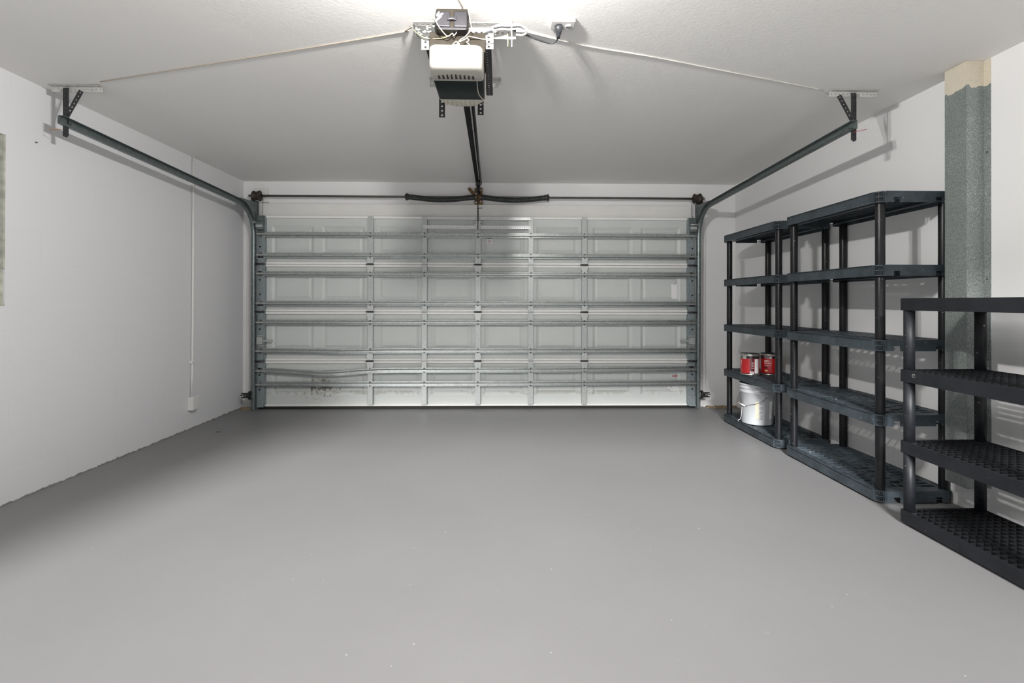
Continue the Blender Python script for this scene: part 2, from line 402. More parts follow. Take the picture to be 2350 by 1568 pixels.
struct('trim_4', MB().box(-2.75, -2.60, 5.70, YB, 2.29, 2.45, .003), M['trim'], 'white pad behind the left cable drum', 'trim')

# ---------------------------------------------------------------- garage door
door = thing('garage_door', ((DX0+DX1)/2, DF, 0), 'wide grey sectional garage door with steel struts, closed, filling the back wall', 'garage door')
door['kind'] = 'thing'
JN = [0.03, .531, 1.072, 1.594, 2.128]
STX = [-1.432, -.84, -.25, .333, .929]
bays = [(-2.58, -1.46), (-1.404, -.868), (-.812, -.278), (-.222, .305), (.361, .901), (.957, 2.085)]
def skin(z0, z1):
    """flat steel skin with embossed raised panels"""
    mb = MB(); bm = mb.bm
    rects = []
    for i, (a, b) in enumerate(bays):
        if i in (0, 5):
            mid = (a+b)/2; rects += [(a+.07, mid-.045), (mid+.045, b-.07)] if i == 5 else [(a+.055, mid-.045), (mid+.045, b-.045)]
        else: rects.append((a+.035, b-.035))
    pz0, pz1 = z0+.115, z1-.105
    xs = sorted({DX0, DX1, *[x for r in rects for x in r]}); zs = [z0, pz0, pz1, z1]
    G = [[bm.verts.new((x, DF, z)) for x in xs] for z in zs]
    for j in range(3):
        for i in range(len(xs)-1):
            if j == 1 and any(abs(xs[i]-r[0]) < 1e-6 for r in rects):
                o = [G[1][i], G[1][i+1], G[2][i+1], G[2][i]]
                def ring(d, y): return [bm.verts.new((xs[i]+d, y, pz0+d)), bm.verts.new((xs[i+1]-d, y, pz0+d)), bm.verts.new((xs[i+1]-d, y, pz1-d)), bm.verts.new((xs[i]+d, y, pz1-d))]
                a = ring(.028, DF+.013); b = ring(.034, DF+.013); c = ring(.058, DF+.006)
                for A, B in ((o, a), (a, b), (b, c)):
                    for k in range(4): bm.faces.new((A[k], A[(k+1) % 4], B[(k+1) % 4], B[k]))
                bm.faces.new(c)
            else: bm.faces.new((G[j][i], G[j][i+1], G[j+1][i+1], G[j+1][i]))
    mb.box(DX0, DX1, DF+.03, DF+.045, z0, z1)
    for a, b, c, d in ((DX0, DX1, z0, z0+.002), (DX0, DX1, z1-.002, z1)): mb.box(a, b, DF+.001, DF+.03, c, d)
    return mb
for i in range(4):
    s = put('section_skin', skin(JN[i], JN[i+1]), M['stained'] if i == 0 else M['skin'], door, 'bottom panel with brown water stains and dirt' if i == 0 else None)
    # meeting rails of the sections
    for z0, z1 in ([(JN[i]+.002, JN[i]+.026)] if i else [(.032, .05)]) + ([(JN[i+1]-.026, JN[i+1]-.002)] if i < 3 else [(2.104, 2.127)]):
        put('meeting_rail', MB().box(-2.58, 2.085, DF-.022, DF, z0, z1, .002), M['whiterail'], s)
    for x in STX:
        mb = MB().box(x-.028, x+.028, SF, SF+.004, JN[i]+(.002 if i else .02), JN[i+1]-.002, .0008)
        mb.box(x-.028, x-.025, SF+.002, DF-.001, JN[i]+.03, JN[i+1]-.012).box(x+.025, x+.028, SF+.002, DF-.001, JN[i]+.03, JN[i+1]-.012)
        for dz in (.06, JN[i+1]-JN[i]-.06): mb.cyl((x, SF+.002, JN[i]+dz), (x, SF-.002, JN[i]+dz), .006, 8)
        put('stile', mb, M['stile'], door)
    for x0, x1 in ((-2.665, -2.58), (2.085, 2.165)):
        mb = MB().box(x0, x1, SF+.005, SF+.010, JN[i]+.004, JN[i+1]-.004, .0015); sgn = 1 if x0 < 0 else -1
        xe = x1 if x0 < 0 else x0
        mb.box(min(xe, xe-sgn*.004), max(xe, xe-sgn*.004), SF+.006, DF, JN[i]+.004, JN[i+1]-.004)
        st = put('end_stile', mb, M['endstile'], door)
        for dz in (.10, .19, .35, .44): put('stile_hole', MB().cyl(((x0+x1)/2-sgn*.012, SF+.006, JN[i]+dz), ((x0+x1)/2-sgn*.012, SF+.0035, JN[i]+dz), .010, 12), M['seal'], st)
put('bottom_seal', MB().box(DX0+.02, DX1-.02, DF-.012, DF+.03, .003, .032), M['seal'], door)
# struts: a hat section swept along X, one of them dented
bolt_me = MB().cyl((0, -.006, 0), (0, .002, 0), .008, 6).mesh('bolt', M['darksteel'])
hat = [(-.028, 0), (-.028, -.003), (-.015, -.003), (-.009, -.046), (.009, -.046), (.015, -.003), (.028, -.003), (.028, 0), (.013, 0), (.007, -.043), (-.007, -.043), (-.013, 0)]
SZ = [1.919, 1.690, 1.488, 1.164, .957, .645, .432, .281]
for k, z in enumerate(SZ):
    xs = [-2.655+i*(2.165+2.655)/40 for i in range(41)]; path = []
    for x in xs:
        sag = 0
        if k == 6: sag = -.040*math.exp(-((x+1.92)/.40)**2)+.012*max(0, (x-.4)/1.8)
        if k == 5: sag = -.010*math.exp(-((x+1.75)/.35)**2)
        if k == 7: sag = .008*max(0, (x-.2)/2)
        path.append((x, SF-(.006 if k == 6 and abs(x+1.92) < .2 else 0), z+sag))
    st = put('strut', MB().sweep(hat, path, [(Vector((0, 0, 1)), Vector((0, 1, 0)))]*41), M['steel'], door)
    for x in STX+[-2.62, 2.125]:
        for dz in (.0205, -.0205):
            b = bpy.data.objects.new('bolt', bolt_me); C.objects.link(b); b.parent = st
            b.location = Vector((x, SF-.004, z+dz))-wloc(door)
# hinges
def hinge(x, j, wdt=.06):
    z = JN[j]
    root = put('hinge', MB().prism([(x-.026, z+.095), (x+.026, z+.095), (x+.034, z+.055), (x+.03, z+.012), (x-.03, z+.012), (x-.034, z+.055)], 'Y', SF-.009, SF-.001)
               .prism([(x-.036, z-.008), (x+.036, z-.008), (x+.038, z-.03), (x+.024, z-.09), (x-.024, z-.09), (x-.038, z-.03)], 'Y', SF-.009, SF-.001)
               .cyl((x, SF-.001, z+.04), (x, SF-.013, z+.04), .007, 6).cyl((x, SF-.001, z-.04), (x, SF-.013, z-.04), .007, 6), M['hingezinc'], door)
    put('hinge_pin', MB().cyl((x-.046, SF-.012, z+.002), (x+.040, SF-.012, z+.002), .0065, 10).box(x-.036, x+.036, SF-.012, SF, z-.006, z+.010), M['darksteel'], root)
for j in (1, 2, 3):
    for x in (-1.432, -.25, .929): hinge(x, j)
    for x, s in ((-2.625, -1), (2.128, 1)):
        z = JN[j]
        root = put('roller_hinge', MB().prism([(x-.03, z+.09), (x+.03, z+.09), (x+.036, z+.04), (x+.03, z+.01), (x-.036, z+.01)], 'Y', SF-.003, SF+.002)
                   .prism([(x-.036, z-.008), (x+.036, z-.008), (x+.034, z-.04), (x+.014, z-.09), (x-.022, z-.09)], 'Y', SF-.003, SF+.002)
                   .cyl((x, SF, z+.05), (x, SF-.008, z+.05), .008, 6).cyl((x, SF, z-.045), (x, SF-.008, z-.045), .008, 6), M['endstile'], door)
        put('roller', MB().cyl((x-.05, SF-.022, z), (x+.05, SF-.022, z), .006, 8).cyl((x+s*.052, SF-.022, z), (x+s*.066, SF-.022, z), .02, 14).box(x-.035, x+.035, SF-.026, SF, z-.01, z+.01), M['darksteel'], root)
# top and bottom roller fixtures
for x, s in ((-2.625, -1), (2.128, 1)):
    root = put('top_roller_bracket', MB().box(x-.035, x+.045, SF-.006, SF, 2.03, 2.125, .002).box(x-.03, x+.04, SF-.05, SF-.004, 1.965, 2.05, .004).box(x-.035, x+.045, SF-.012, SF, 1.935, 1.962, .002), M['track'], door)
    put('roller', MB().cyl((x-.03, SF-.06, 2.042), (x+s*.055, SF-.06, 2.042), .008, 8).box(x-.03, x+.04, SF-.058, SF-.045, 1.99, 2.018, .002).cyl((x+s*.05, SF-.06, 2.042), (x+s*.066, SF-.06, 2.042), .02, 14), M['stile'], root)
    put('bottom_bracket', MB().box(x-.035, x+.04, SF-.008, SF+.004, .035, .15, .002).box(x-.03, x+.04, SF-.018, SF, .03, .05, .003).cyl((x+.01, SF-.004, .125), (x+.01, SF-.016, .125), .009, 8), M['endstile'], door)
    # slide lock
    root = put('slide_lock', MB().box(x-.030, x+.032, SF-.030, SF+.004, .715, .795, .003).box(x-.032, x+.038, SF-.004, SF+.003, .800, .816, .001).box(x-.032, x+.038, SF-.004, SF+.003, .694, .710, .001), M['stile'], door)
    e = x-s*.135
    put('lock_bolt', MB().box(min(x, e), max(x, e), SF-.018, SF-.008, .745, .762, .001).box(min(e, e+s*.018), max(e, e+s*.018), SF-.03, SF-.006, .745, .768, .001), M['stile'], root)
# perforated operator angles across the middle of the top section
for z in (2.103, 2.006):
    a = MB().perf(1.18, .030, .003, r=.0055, M4=Matrix.Translation((-.852, SF-.008, z)) @ Matrix.Rotation(PI/2, 4, 'X'))
    a.box(-.852, .328, SF-.034, SF-.008, z+(-.0175 if z > 2.05 else .0155), z+(-.015 if z > 2.05 else .018))
    put('operator_angle', a, M['perfzinc'], door)
put('arm_bracket', MB().prism([(-.276, 2.078), (-.260, 2.082), (-.25, 2.06), (-.238, 2.084), (-.220, 2.074), (-.232, 2.045), (-.218, 2.035), (-.232, 2.02), (-.225, 2.0), (-.242, 1.99), (-.272, 1.99), (-.266, 2.02), (-.288, 2.035), (-.268, 2.048)], 'Y', SF-.026, SF-.012)
    .box(-.262, -.256, SF-.07, SF-.02, 1.97, 2.06).box(-.244, -.238, SF-.07, SF-.02, 1.97, 2.06), M['perfzinc'], door)
# stickers on the skin
st = put('warning_sticker', MB().box(-.152, -.103, DF+.004, DF+.0055, 1.822, 1.90), M['labelwhite'], door, 'small warning sticker with pink block')
put('sticker_print', MB().box(-.152, -.103, DF+.003, DF+.0041, 1.888, 1.900).box(-.152, -.103, DF+.003, DF+.0041, 1.826, 1.831), M['ink'], st)
put('sticker_block', MB().box(-.147, -.110, DF+.003, DF+.0041, 1.842, 1.880), M['pinkink'], st)
put('torn_label', MB().prism([(1.916, 1.392), (1.922, 1.388), (1.932, 1.392), (1.938, 1.379), (1.952, 1.376), (1.962, 1.386), (1.974, 1.388), (1.982, 1.396), (1.986, 1.222), (1.93, 1.222), (1.924, 1.238), (1.918, 1.228)], 'Y', DF+.0045, DF+.0058), M['labelwhite'], door, 'torn blank white label')
put('red_strip_label', MB().box(1.928, 1.986, DF+.003, DF+.0055, .352, .362), M['redink'], door, 'short red strip label')
st = put('spec_label', MB().box(1.846, 1.989, DF+.0035, DF+.0052, .196, .285), M['labelwhite'], door, 'white specification label with printed table')
mb = MB()
for r_ in range(9):
    x = 1.852
    while x < 1.975:
        wd = random.uniform(.004, .014)
        if random.random() < .72: mb.box(x, min(x+wd, 1.982), DF+.003, DF+.0036, .268-r_*.0075, .2715-r_*.0075)
        x += wd+random.uniform(.003, .006)
mb.box(1.852, 1.91, DF+.003, DF+.0036, .277, .282).box(1.852, 1.905, DF+.003, DF+.0036, .1995, .2035)
put('label_print', mb, M['ink'], st)

# ---------------------------------------------------------------- door tracks and their rear hangers
def track(x, s, side_words):
    t = thing('door_track', (x, 4.3, 1.2), f'grey steel roller track curving from floor to ceiling on the {side_words}', 'door track', 'roller tracks of the garage door')
    prof = [(.026, .036), (.026, 0), (-.026, 0), (-.026, .022), (-.020, .034), (-.017, .033), (-.023, .021), (-.0235, .0025), (.0235, .0025), (.0235, .036)]
    pts = [(3.14 if s < 0 else 3.085, 2.293), (3.6, 2.276), (4.2, 2.254), (4.8, 2.232), (5.25, 2.214)]
    path = [(y, z) for y, z in pts]
    path += [(5.25+.31*math.sin(a), 1.904+.31*math.cos(a)) for a in [PI/2*k/10 for k in range(1, 11)]]
    path += [(5.56, 1.5), (5.565, 1.0), (5.57, .5), (5.575, .012)]
    P = [Vector((x, y, z)) for y, z in path]; F = []
    for i in range(len(P)):
        tg = (P[min(i+1, len(P)-1)]-P[max(i-1, 0)]).normalized()
        nrm = Vector((0, tg.z, -tg.y))       # outer side of the bend (towards ceiling / wall)
        if nrm.z < 0 and abs(nrm.y) < .5: nrm = -nrm
        if nrm.y < -.5: nrm = -nrm
        F.append((nrm, Vector((-s, 0, 0))))
    put('rail', MB().sweep(prof, P, F), M['track'], t)
    put('flag_bracket', MB().prism([(5.30, 2.262), (5.36, 2.268), (5.60, 2.275), (5.715, 2.295), (5.715, 2.05), (5.62, 2.05), (5.60, 2.14), (5.52, 2.19), (5.36, 2.21), (5.30, 2.215)], 'X', x+s*.003, x+s*.006)
        .box(min(x+s*.003, x+s*.045), max(x+s*.003, x+s*.045), 5.697, 5.701, 2.05, 2.30)
        .cyl((x+s*.006, 5.55, 2.235), (x-s*.006, 5.55, 2.235), .009, 6).cyl((x+s*.006, 5.62, 2.235), (x-s*.006, 5.62, 2.235), .009, 6).cyl((x+s*.006, 5.64, 2.16), (x-s*.006, 5.64, 2.16), .009, 6), M['track'], t)
    for z in (1.62, 1.0, .45):
        put('jamb_bracket', MB().box(min(x, x+s*.004), max(x, x+s*.004), 5.575, 5.706, z-.03, z+.03).box(min(x, x+s*.045), max(x, x+s*.045), 5.698, 5.704, z-.035, z+.035)
            .cyl((x+s*.028, 5.698, z), (x+s*.028, 5.690, z), .010, 6), M['rust'] if s < 0 and z > .9 else M['track'], t)
    return t
track(-2.698, -1, 'left wall')
track(2.207, 1, 'right wall side')
def hanger(xs, ys, x0, x1, s, words):
    """ceiling angle, vertical drop and slanted brace that carry the rear end of a track"""
    h = thing('track_hanger', (xs, ys, HC), words, 'bracket', 'rear hangers of the door tracks')
    ca = MB().angle(x1-x0, .034, .034, M4=Matrix.Translation((x0, ys-.004, HC-.003)) @ Matrix.Rotation(PI, 4, 'X') @ Matrix.Translation((0, -.03, 0)))
    put('ceiling_angle', ca, M['perfpaint'], h, 'angle smeared with white ceiling paint')
    L = HC-.02-2.212
    R = Matrix(((0, 1, 0, 0), (0, 0, 1, 0), (1, 0, 0, 0), (0, 0, 0, 1)))   # strip x->z, y->x, z->y
    dm = MB().perf(L, .034, .003, M4=Matrix.Translation((xs, ys, 2.212)) @ R)
    R2 = Matrix(((0, 0, 1, 0), (0, 1, 0, 0), (1, 0, 0, 0), (0, 0, 0, 1)))
    dm.perf(L, .030, .003, M4=Matrix.Translation((xs+s*.017-(.003 if s > 0 else 0), ys+.015, 2.212)) @ R2)
    put('drop_bar', dm, M['perf'], h)
    a = Vector((xs-s*.012, ys-.006, 2.335)); b = Vector((xs-s*.098, ys-.006, HC-.04)); d = (b-a); Ld = d.length; d.normalize()
    rot = Matrix(((d.x, -d.z, 0, 0), (0, 0, 1, 0), (d.z, d.x, 0, 0), (0, 0, 0, 1)))
    put('brace', MB().perf(Ld, .030, .003, M4=Matrix.Translation(a) @ rot), M['perf'], h)
    put('bolt', MB().cyl((xs, ys, 2.285), (xs-s*.03, ys, 2.285), .008, 6), M['darksteel'], h)
    return h
hanger(-2.704, 3.205, -2.81, -2.498, -1, 'black perforated drop hanger at the rear end of the left track')
hanger(2.226, 3.145, 2.085, 2.392, 1, 'black perforated drop hanger at the rear end of the right track')
tag(put('string', MB().tube(smooth_path([(-2.79, 3.19, 2.245), (-2.74, 3.175, 2.243), (-2.69, 3.16, 2.238)]), .002, 5), M['orange']), 'stiff tan string sticking out of the left track end', 'string')
tag(put('string', MB().tube(smooth_path([(2.212, 3.12, 2.258), (2.245, 3.11, 2.262), (2.278, 3.10, 2.268)]), .0018, 5), M['redink']), 'short red string sticking out of the right track end', 'string')

# ---------------------------------------------------------------- torsion spring assembly
ts = thing('torsion_spring_assembly', (-.25, 5.64, 2.345), 'steel torsion shaft with two sagging dark springs and cable drums above the door', 'spring assembly')
SY, SZc = 5.640, 2.349
put('shaft', MB().cyl((-2.775, SY, SZc), (2.285, SY, SZc), .0127, 14), M['shaft'], ts)
def spring(x0, x1):
    mb = MB(); n = 60; turns = 105; pts = []; seg = 10
    P = []; R = []
    for i in range(n+1):
        t = i/n; x = x0+(x1-x0)*t
        sag = -.030*math.sin(PI*t)**1.2
        P.append((x, SY, SZc+sag)); R.append(.028+.0022*math.sin(i*PI))
    mb.tube(P, R, 16)
    # the coils themselves
    H = []
    N_ = turns*seg
    for i in range(N_+1):
        t = i/N_; x = x0+(x1-x0)*t; a = 2*PI*i/seg
        H.append((x, SY+.0285*math.cos(a), SZc-.030*math.sin(PI*t)**1.2+.0285*math.sin(a)))
    mb.tube(H, .0030, 4)
    return mb
for x0, x1 in ((-1.03, -.29), (-.215, .515)):
    sp = put('spring', spring(x0, x1), M['spring'], ts)
    xe, s = (x0, -1) if x0 < -.5 else (x1, 1)
    put('winding_cone', MB().lathe([(.013, -.03), (.030, -.03), (.034, -.012), (.034, .004), (.026, .012), (.026, .024), (.013, .024)], (xe, SY, SZc), 16, 'X')
        .cyl((xe+s*.012, SY, SZc-.04), (xe+s*.012, SY, SZc+.04), .007, 8), M['darksteel'], sp)
put('center_bracket', MB().box(-.296, -.206, 5.700, 5.706, 2.276, 2.468, .001).box(-.262, -.256, 5.60, 5.70, 2.30, 2.40).lathe([(.014, -.02), (.028, -.02), (.028, .02), (.014, .02)], (-.252, SY, SZc), 14, 'X')
    .prism([(-.375, 2.452), (-.350, 2.475), (-.285, 2.395), (-.31, 2.37)], 'Y', 5.690, 5.696), M['rust'], ts, 'rust-brown centre bearing plate')
bm_ = MB()
for x, z in ((-.278, 2.30), (-.226, 2.312), (-.278, 2.40), (-.222, 2.44)): bm_.cyl((x, 5.70, z), (x, 5.690, z), .010, 6)
put('bolt', bm_, M['perfzinc'], ts)
for x, s in ((-2.685, -1), (2.205, 1)):
    dr = put('cable_drum', MB().lathe([(.014, -.030), (.020, -.036), (.024, -.022), (.044, -.020), (.046, -.036), (.054, -.038), (.055, -.030), (.047, -.024), (.047, .006), (.050, .012), (.057, .022), (.059, .034), (.052, .036), (.020, .034), (.014, .040)], (x, SY, SZc), 22, 'X'), M['rustdark'], ts)
    put('bearing_plate', MB().box(min(x+s*.052, x+s*.056), max(x+s*.052, x+s*.056), SY-.024, 5.72, 2.235, 2.375, .001).box(min(x+s*.02, x+s*.062), max(x+s*.02, x+s*.062), 5.712, 5.718, 2.14, 2.375), M['track'], ts)
    put('lift_cable', MB().tube([(x-s*.045, SY+.045, 2.33), (x-s*.045, SY-.01, 1.2), (x-s*.045, SY-.03, .12)], .0018, 5), M['darksteel'], ts)

# ---------------------------------------------------------------- garage door opener
op = thing('garage_door_opener', (-.205, 2.5, 2.30), 'ceiling opener with cream lens covers, black underside and long black rail', 'garage door opener')
def rrect(cx, cz, w, h, r, n=4):
    out = []
    for sx, sz, a0 in ((1, 1, 0), (-1, 1, PI/2), (-1, -1, PI), (1, -1, 3*PI/2)):
        for k in range(n+1):
            a = a0+PI/2*k/n; out.append((cx+sx*(w/2-r)+r*math.cos(a), cz+sz*(h/2-r)+r*math.sin(a)))
    return out
def loft(secs):
    mb = MB(); rings = []
    for y, x0, x1, z0, z1, r in secs:
        rings.append([mb.bm.verts.new((x, y, z)) for x, z in rrect((x0+x1)/2, (z0+z1)/2, x1-x0, z1-z0, r)])
    n = len(rings[0])
    for A, B in zip(rings, rings[1:]):
        for k in range(n):
            f = mb.bm.faces.new((A[k], A[(k+1) % n], B[(k+1) % n], B[k])); f.smooth = True
    mb.bm.faces.new(rings[0]); mb.bm.faces.new(rings[-1][::-1])
    return mb
near = put('lens_cover', loft([(2.222, -.285, -.120, 2.268, 2.302, .015), (2.226, -.297, -.108, 2.256, 2.312, .018), (2.240, -.312, -.093, 2.238, 2.324, .02), (2.262, -.320, -.086, 2.226, 2.332, .018), (2.30, -.323, -.083, 2.222, 2.345, .016), (2.372, -.324, -.081, 2.222, 2.37, .014), (2.376, -.320, -.085, 2.226, 2.366, .014)]), M['lens'], op, 'cream translucent lens cover facing the camera')
for k in range(9):
    x = -.285+k*.0195; hh = .030-.0022*abs(k-3.5)
    put('vent_slot', MB().prism([(x-.0055, 2.350), (x+.0055, 2.350), (x+.003, 2.350-hh*1.6), (x-.003, 2.350-hh*1.6)], 'Z', 2.2205, 2.2235), M['slot'], near)
put('motor_body', loft([(2.374, -.318, -.084, 2.232, 2.365, .01), (2.378, -.318, -.084, 2.226, 2.37, .01), (2.59, -.316, -.084, 2.222, 2.38, .01), (2.594, -.316, -.084, 2.226, 2.376, .01)]), M['body'], op, 'black glossy underside')
far = put('lens_cover', loft([(2.590, -.320, -.080, 2.228, 2.37, .014), (2.596, -.322, -.078, 2.224, 2.37, .016), (2.63, -.314, -.086, 2.219, 2.36, .03), (2.665, -.300, -.100, 2.220, 2.345, .045), (2.692, -.275, -.125, 2.226, 2.32, .04), (2.705, -.25, -.15, 2.236, 2.30, .03)]), M['lens'], op, 'cream far lens cover with slots')
for k in range(8):
    x = -.285+k*.0225
    put('vent_slot', MB().prism([(x-.005, 2.61), (x+.005, 2.61), (x+.004, 2.66), (x-.004, 2.66)], 'Z', 2.2175, 2.223), M['tape'], far)
put('chassis', MB().box(-.335, -.075, 2.375, 2.66, 2.36, 2.452, .003), M['chassis'], op, 'brown steel chassis')
put('terminal_strip', MB().box(-.275, -.165, 2.30, 2.345, 2.330, 2.352, .003), M['white'], op)
tm = MB().box(-.232, -.216, 2.298, 2.302, 2.338, 2.346).box(-.19, -.182, 2.298, 2.302, 2.338, 2.346)
put('terminal_screw', tm, M['ink'], op)
# rail to the header, chain and arm
ra, rb = Vector((-.178, 2.60, 2.262)), Vector((-.248, 5.52, 2.487))
d = (rb-ra).normalized(); sx = Vector((1, 0, 0)); sx = (sx-d*sx.dot(d)).normalized(); sz = sx.cross(d)
tprof = [(-.026, 0), (.026, 0), (.026, .006), (.004, .006), (.004, .034), (-.004, .034), (-.004, .006), (-.026, .006)]
put('rail', MB().sweep(tprof, [ra, rb], [(sx, sz)]*2), M['rail'], op)
ch = MB()
n = 90
for i in range(n):
    p = ra+(rb-ra)*((i+.5)/n*.93); ch.box(-.004, .004, -.010, .010, -.004, .004, M4=Matrix.Translation(p+sx*.014-sz*.004))
put('drive_chain', ch, M['dabbed'], op)
put('chain_return', MB().tube([ra+sx*.030+d*.10+sz*.004, rb+sx*.036-sz*.02], .006, 8), M['black'], op)
put('rail_end_bracket', MB().box(-.275, -.222, 5.50, 5.56, 2.452, 2.482, .002).box(-.268, -.228, 5.54, 5.70, 2.40, 2.455, .002), M['darksteel'], op)
put('door_arm', MB().tube([(-.25, 5.50, 2.45), (-.2495, 5.515, 2.26), (-.249, 5.535, 2.13), (-.249, 5.55, 1.975)], [.008, .006, .008, .005], 8).cyl((-.258, 5.51, 2.20), (-.20, 5.505, 2.206), .004, 6), M['black'], op)
# perforated carriers that hang the opener from the ceiling
def strap(parent, x, y, z0, z1, w, m):
    R = Matrix(((0, 1, 0, 0), (0, 0, 1, 0), (1, 0, 0, 0), (0, 0, 0, 1)))
    return put('strap', MB().perf(z1-z0, w, .003, r=.006, M4=Matrix.Translation((x, y, z0)) @ R), m, parent)
oh = thing('opener_hanger', (-.18, 2.44, HC), 'white-smeared perforated angle on the ceiling at the near end of the opener', 'bracket', 'hangers of the opener')
ang = MB().angle(.49, .045, .058, M4=Matrix.Translation((-.418, 2.428, HC-.003)) @ Matrix.Rotation(PI, 4, 'X') @ Matrix.Translation((0, -.045, 0)), r=.006)
put('ceiling_angle', ang, M['perfpaint'], oh)
strap(oh, -.362, 2.424, 2.392, 2.49, .038, M['perfpaint']); strap(oh, -.060, 2.424, 2.40, 2.49, .045, M['perfpaint'])
put('reinforcing_plate', MB().prism([(-.41, 2.505), (-.31, 2.50), (-.30, 2.44), (-.36, 2.435), (-.405, 2.455)], 'Y', 2.418, 2.422), M['darksteel'], oh)
lumps = MB()
for k in range(16):
    x, z = random.uniform(-.405, -.31), random.uniform(2.445, 2.50)
    lumps.lathe([(.001, -.003), (random.uniform(.004, .009), -.001), (random.uniform(.003, .007), .003), (.001, .004)], (x, 2.416, z), 7)
put('paint_dab', lumps, M['perfpaint'], oh)
for x in (-.350, -.070):
    mb = MB().perf(.56, .036, .003, r=.006, M4=Matrix.Translation((x, 2.475, 2.425)) @ Matrix.Rotation(PI/2, 4, 'Z'))
    mb.perf(.56, .030, .003, r=.006, M4=Matrix.Translation((x+(.018 if x > -.2 else -.018), 2.475, 2.440)) @ Matrix.Rotation(PI/2, 4, 'Z') @ Matrix.Rotation(PI/2, 4, 'X'))
    put('carrier_bar', mb, M['perf'], oh)
fh = thing('opener_hanger', (-.22, 3.03, HC), 'perforated angle on the ceiling behind the far end of the opener with two black straps', 'bracket', 'hangers of the opener')
put('ceiling_angle', MB().angle(.43, .035, .042, M4=Matrix.Translation((-.431, 3.035, HC-.003)) @ Matrix.Rotation(PI, 4, 'X') @ Matrix.Translation((0, -.035, 0)), r=.006), M['perfpaint'], fh)
strap(fh, -.352, 3.026, 2.288, 2.50, .036, M['perf']); strap(fh, -.122, 3.026, 2.305, 2.50, .036, M['perf'])

# ---------------------------------------------------------------- black box on the ceiling
rb_ = thing('control_box', (-.225, 2.33, HC), 'dark blue-black box with two panels and a white paint smear on the ceiling', 'control box')
put('case', MB().box(-.298, -.155, 2.325, 2.385, 2.440, HC, .004).box(-.30, -.153, 2.335, 2.39, 2.520, HC), M['chassis'], rb_)
for x0, x1 in ((-.297, -.235), (-.217, -.156)):
    put('panel', MB().box(x0, x1, 2.316, 2.328, 2.447, 2.518, .004), M['boxblack'], rb_)
put('latch', MB().box(-.242, -.208, 2.308, 2.320, 2.476, 2.490, .003).box(-.246, -.238, 2.306, 2.320, 2.472, 2.494, .002).box(-.214, -.206, 2.306, 2.320, 2.472, 2.494, .002), M['boxblack'], rb_)
put('bottom_lip', MB().box(-.290, -.160, 2.318, 2.375, 2.434, 2.446, .003), M['boxblack'], rb_)
put('paint_smear', MB().prism([(-.294, 2.505), (-.284, 2.514), (-.280, 2.512), (-.289, 2.500), (-.266, 2.508), (-.264, 2.504), (-.284, 2.486), (-.272, 2.494), (-.272, 2.490), (-.294, 2.470), (-.297, 2.48), (-.285, 2.492), (-.297, 2.492)], 'Y', 2.3145, 2.3165), M['white'], rb_)

# ---------------------------------------------------------------- outlet, cords and wires on the ceiling
out = thing('ceiling_outlet', (.30, 2.42, HC), 'white duplex outlet box on the ceiling right of the opener', 'outlet')
put('plate', MB().box(.236, .352, 2.381, 2.458, HC-.020, HC, .004), M['plate'], out)
put('receptacle', MB().lathe([(.0, -.024), (.014, -.024), (.016, -.020), (.016, -.016)], (.322, 2.42, HC), 16), M['plate'], out)
put('receptacle_slot', MB().box(.309, .331, 2.4165, 2.4185, HC-.0250, HC-.0235).box(.312, .330, 2.4235, 2.4255, HC-.0250, HC-.0235), M['slot'], out)
pc = thing('power_cord', (.2, 2.45, HC-.05), 'black opener power cord with its plug in the ceiling outlet', 'cord')
put('plug', MB().tube([(.274, 2.416, HC-.022), (.275, 2.416, HC-.034), (.276, 2.424, HC-.045), (.277, 2.440, HC-.054), (.277, 2.455, HC-.060)], [.019, .019, .015, .010, .008], 12), M['cord'], pc)
put('cable', MB().tube(smooth_path([(.277, 2.453, HC-.059), (.266, 2.475, HC-.068), (.238, 2.485, HC-.070), (.18, 2.470, HC-.062), (.12, 2.445, HC-.052), (.07, 2.425, HC-.045), (.02, 2.415, HC-.040), (-.04, 2.412, HC-.052), (-.085, 2.408, HC-.072), (-.095, 2.40, HC-.11), (-.10, 2.39, HC-.15)], 6), .0042, 8), M['cord'], pc)
bundle = thing('cord_bundle', (.03, 2.41, HC-.04), 'folded bundle of paint-dabbed cords tied beside the opener', 'cord')
for k, (dz, dy) in enumerate(((0, 0), (-.012, -.004), (-.022, .0), (-.010, -.010))):
    z = HC-.026+dz
    put('cord_loop', MB().tube(smooth_path([(-.03-.006*k, 2.408+dy, z-.006), (.0, 2.404+dy, z), (.04, 2.402+dy, z-.002), (.075+.006*k, 2.404+dy, z+.002), (.105+.006*k, 2.408+dy, z-.006-.004*k), (.100, 2.412+dy, z-.022), (.07, 2.410+dy, z-.022)], 5), .0052, 8), M['dabbed'] if k != 1 else M['cord'], bundle)
tag(put('cable_tie', MB().tube(smooth_path([(.046, 2.395, HC-.005), (.050, 2.388, HC-.03), (.049, 2.390, HC-.06), (.050, 2.395, HC-.11), (.050, 2.40, HC-.135)]), .0030, 6), M['perfpaint']), 'white cable tie tail hanging from the cord bundle', 'cable tie', 'cable ties on the cord bundle')
tag(put('cable_tie', MB().tube(smooth_path([(.030, 2.393, HC-.075), (.031, 2.395, HC-.10), (.031, 2.40, HC-.132)]), .0022, 6), M['yellow']), 'thin yellow cable tie tail hanging from the cord bundle', 'cable tie', 'cable ties on the cord bundle')
def wire(name, pts, r, m, label, n=7): return tag(put(name, MB().tube(smooth_path(pts, n), r, 6), M[m]), label, 'wire')
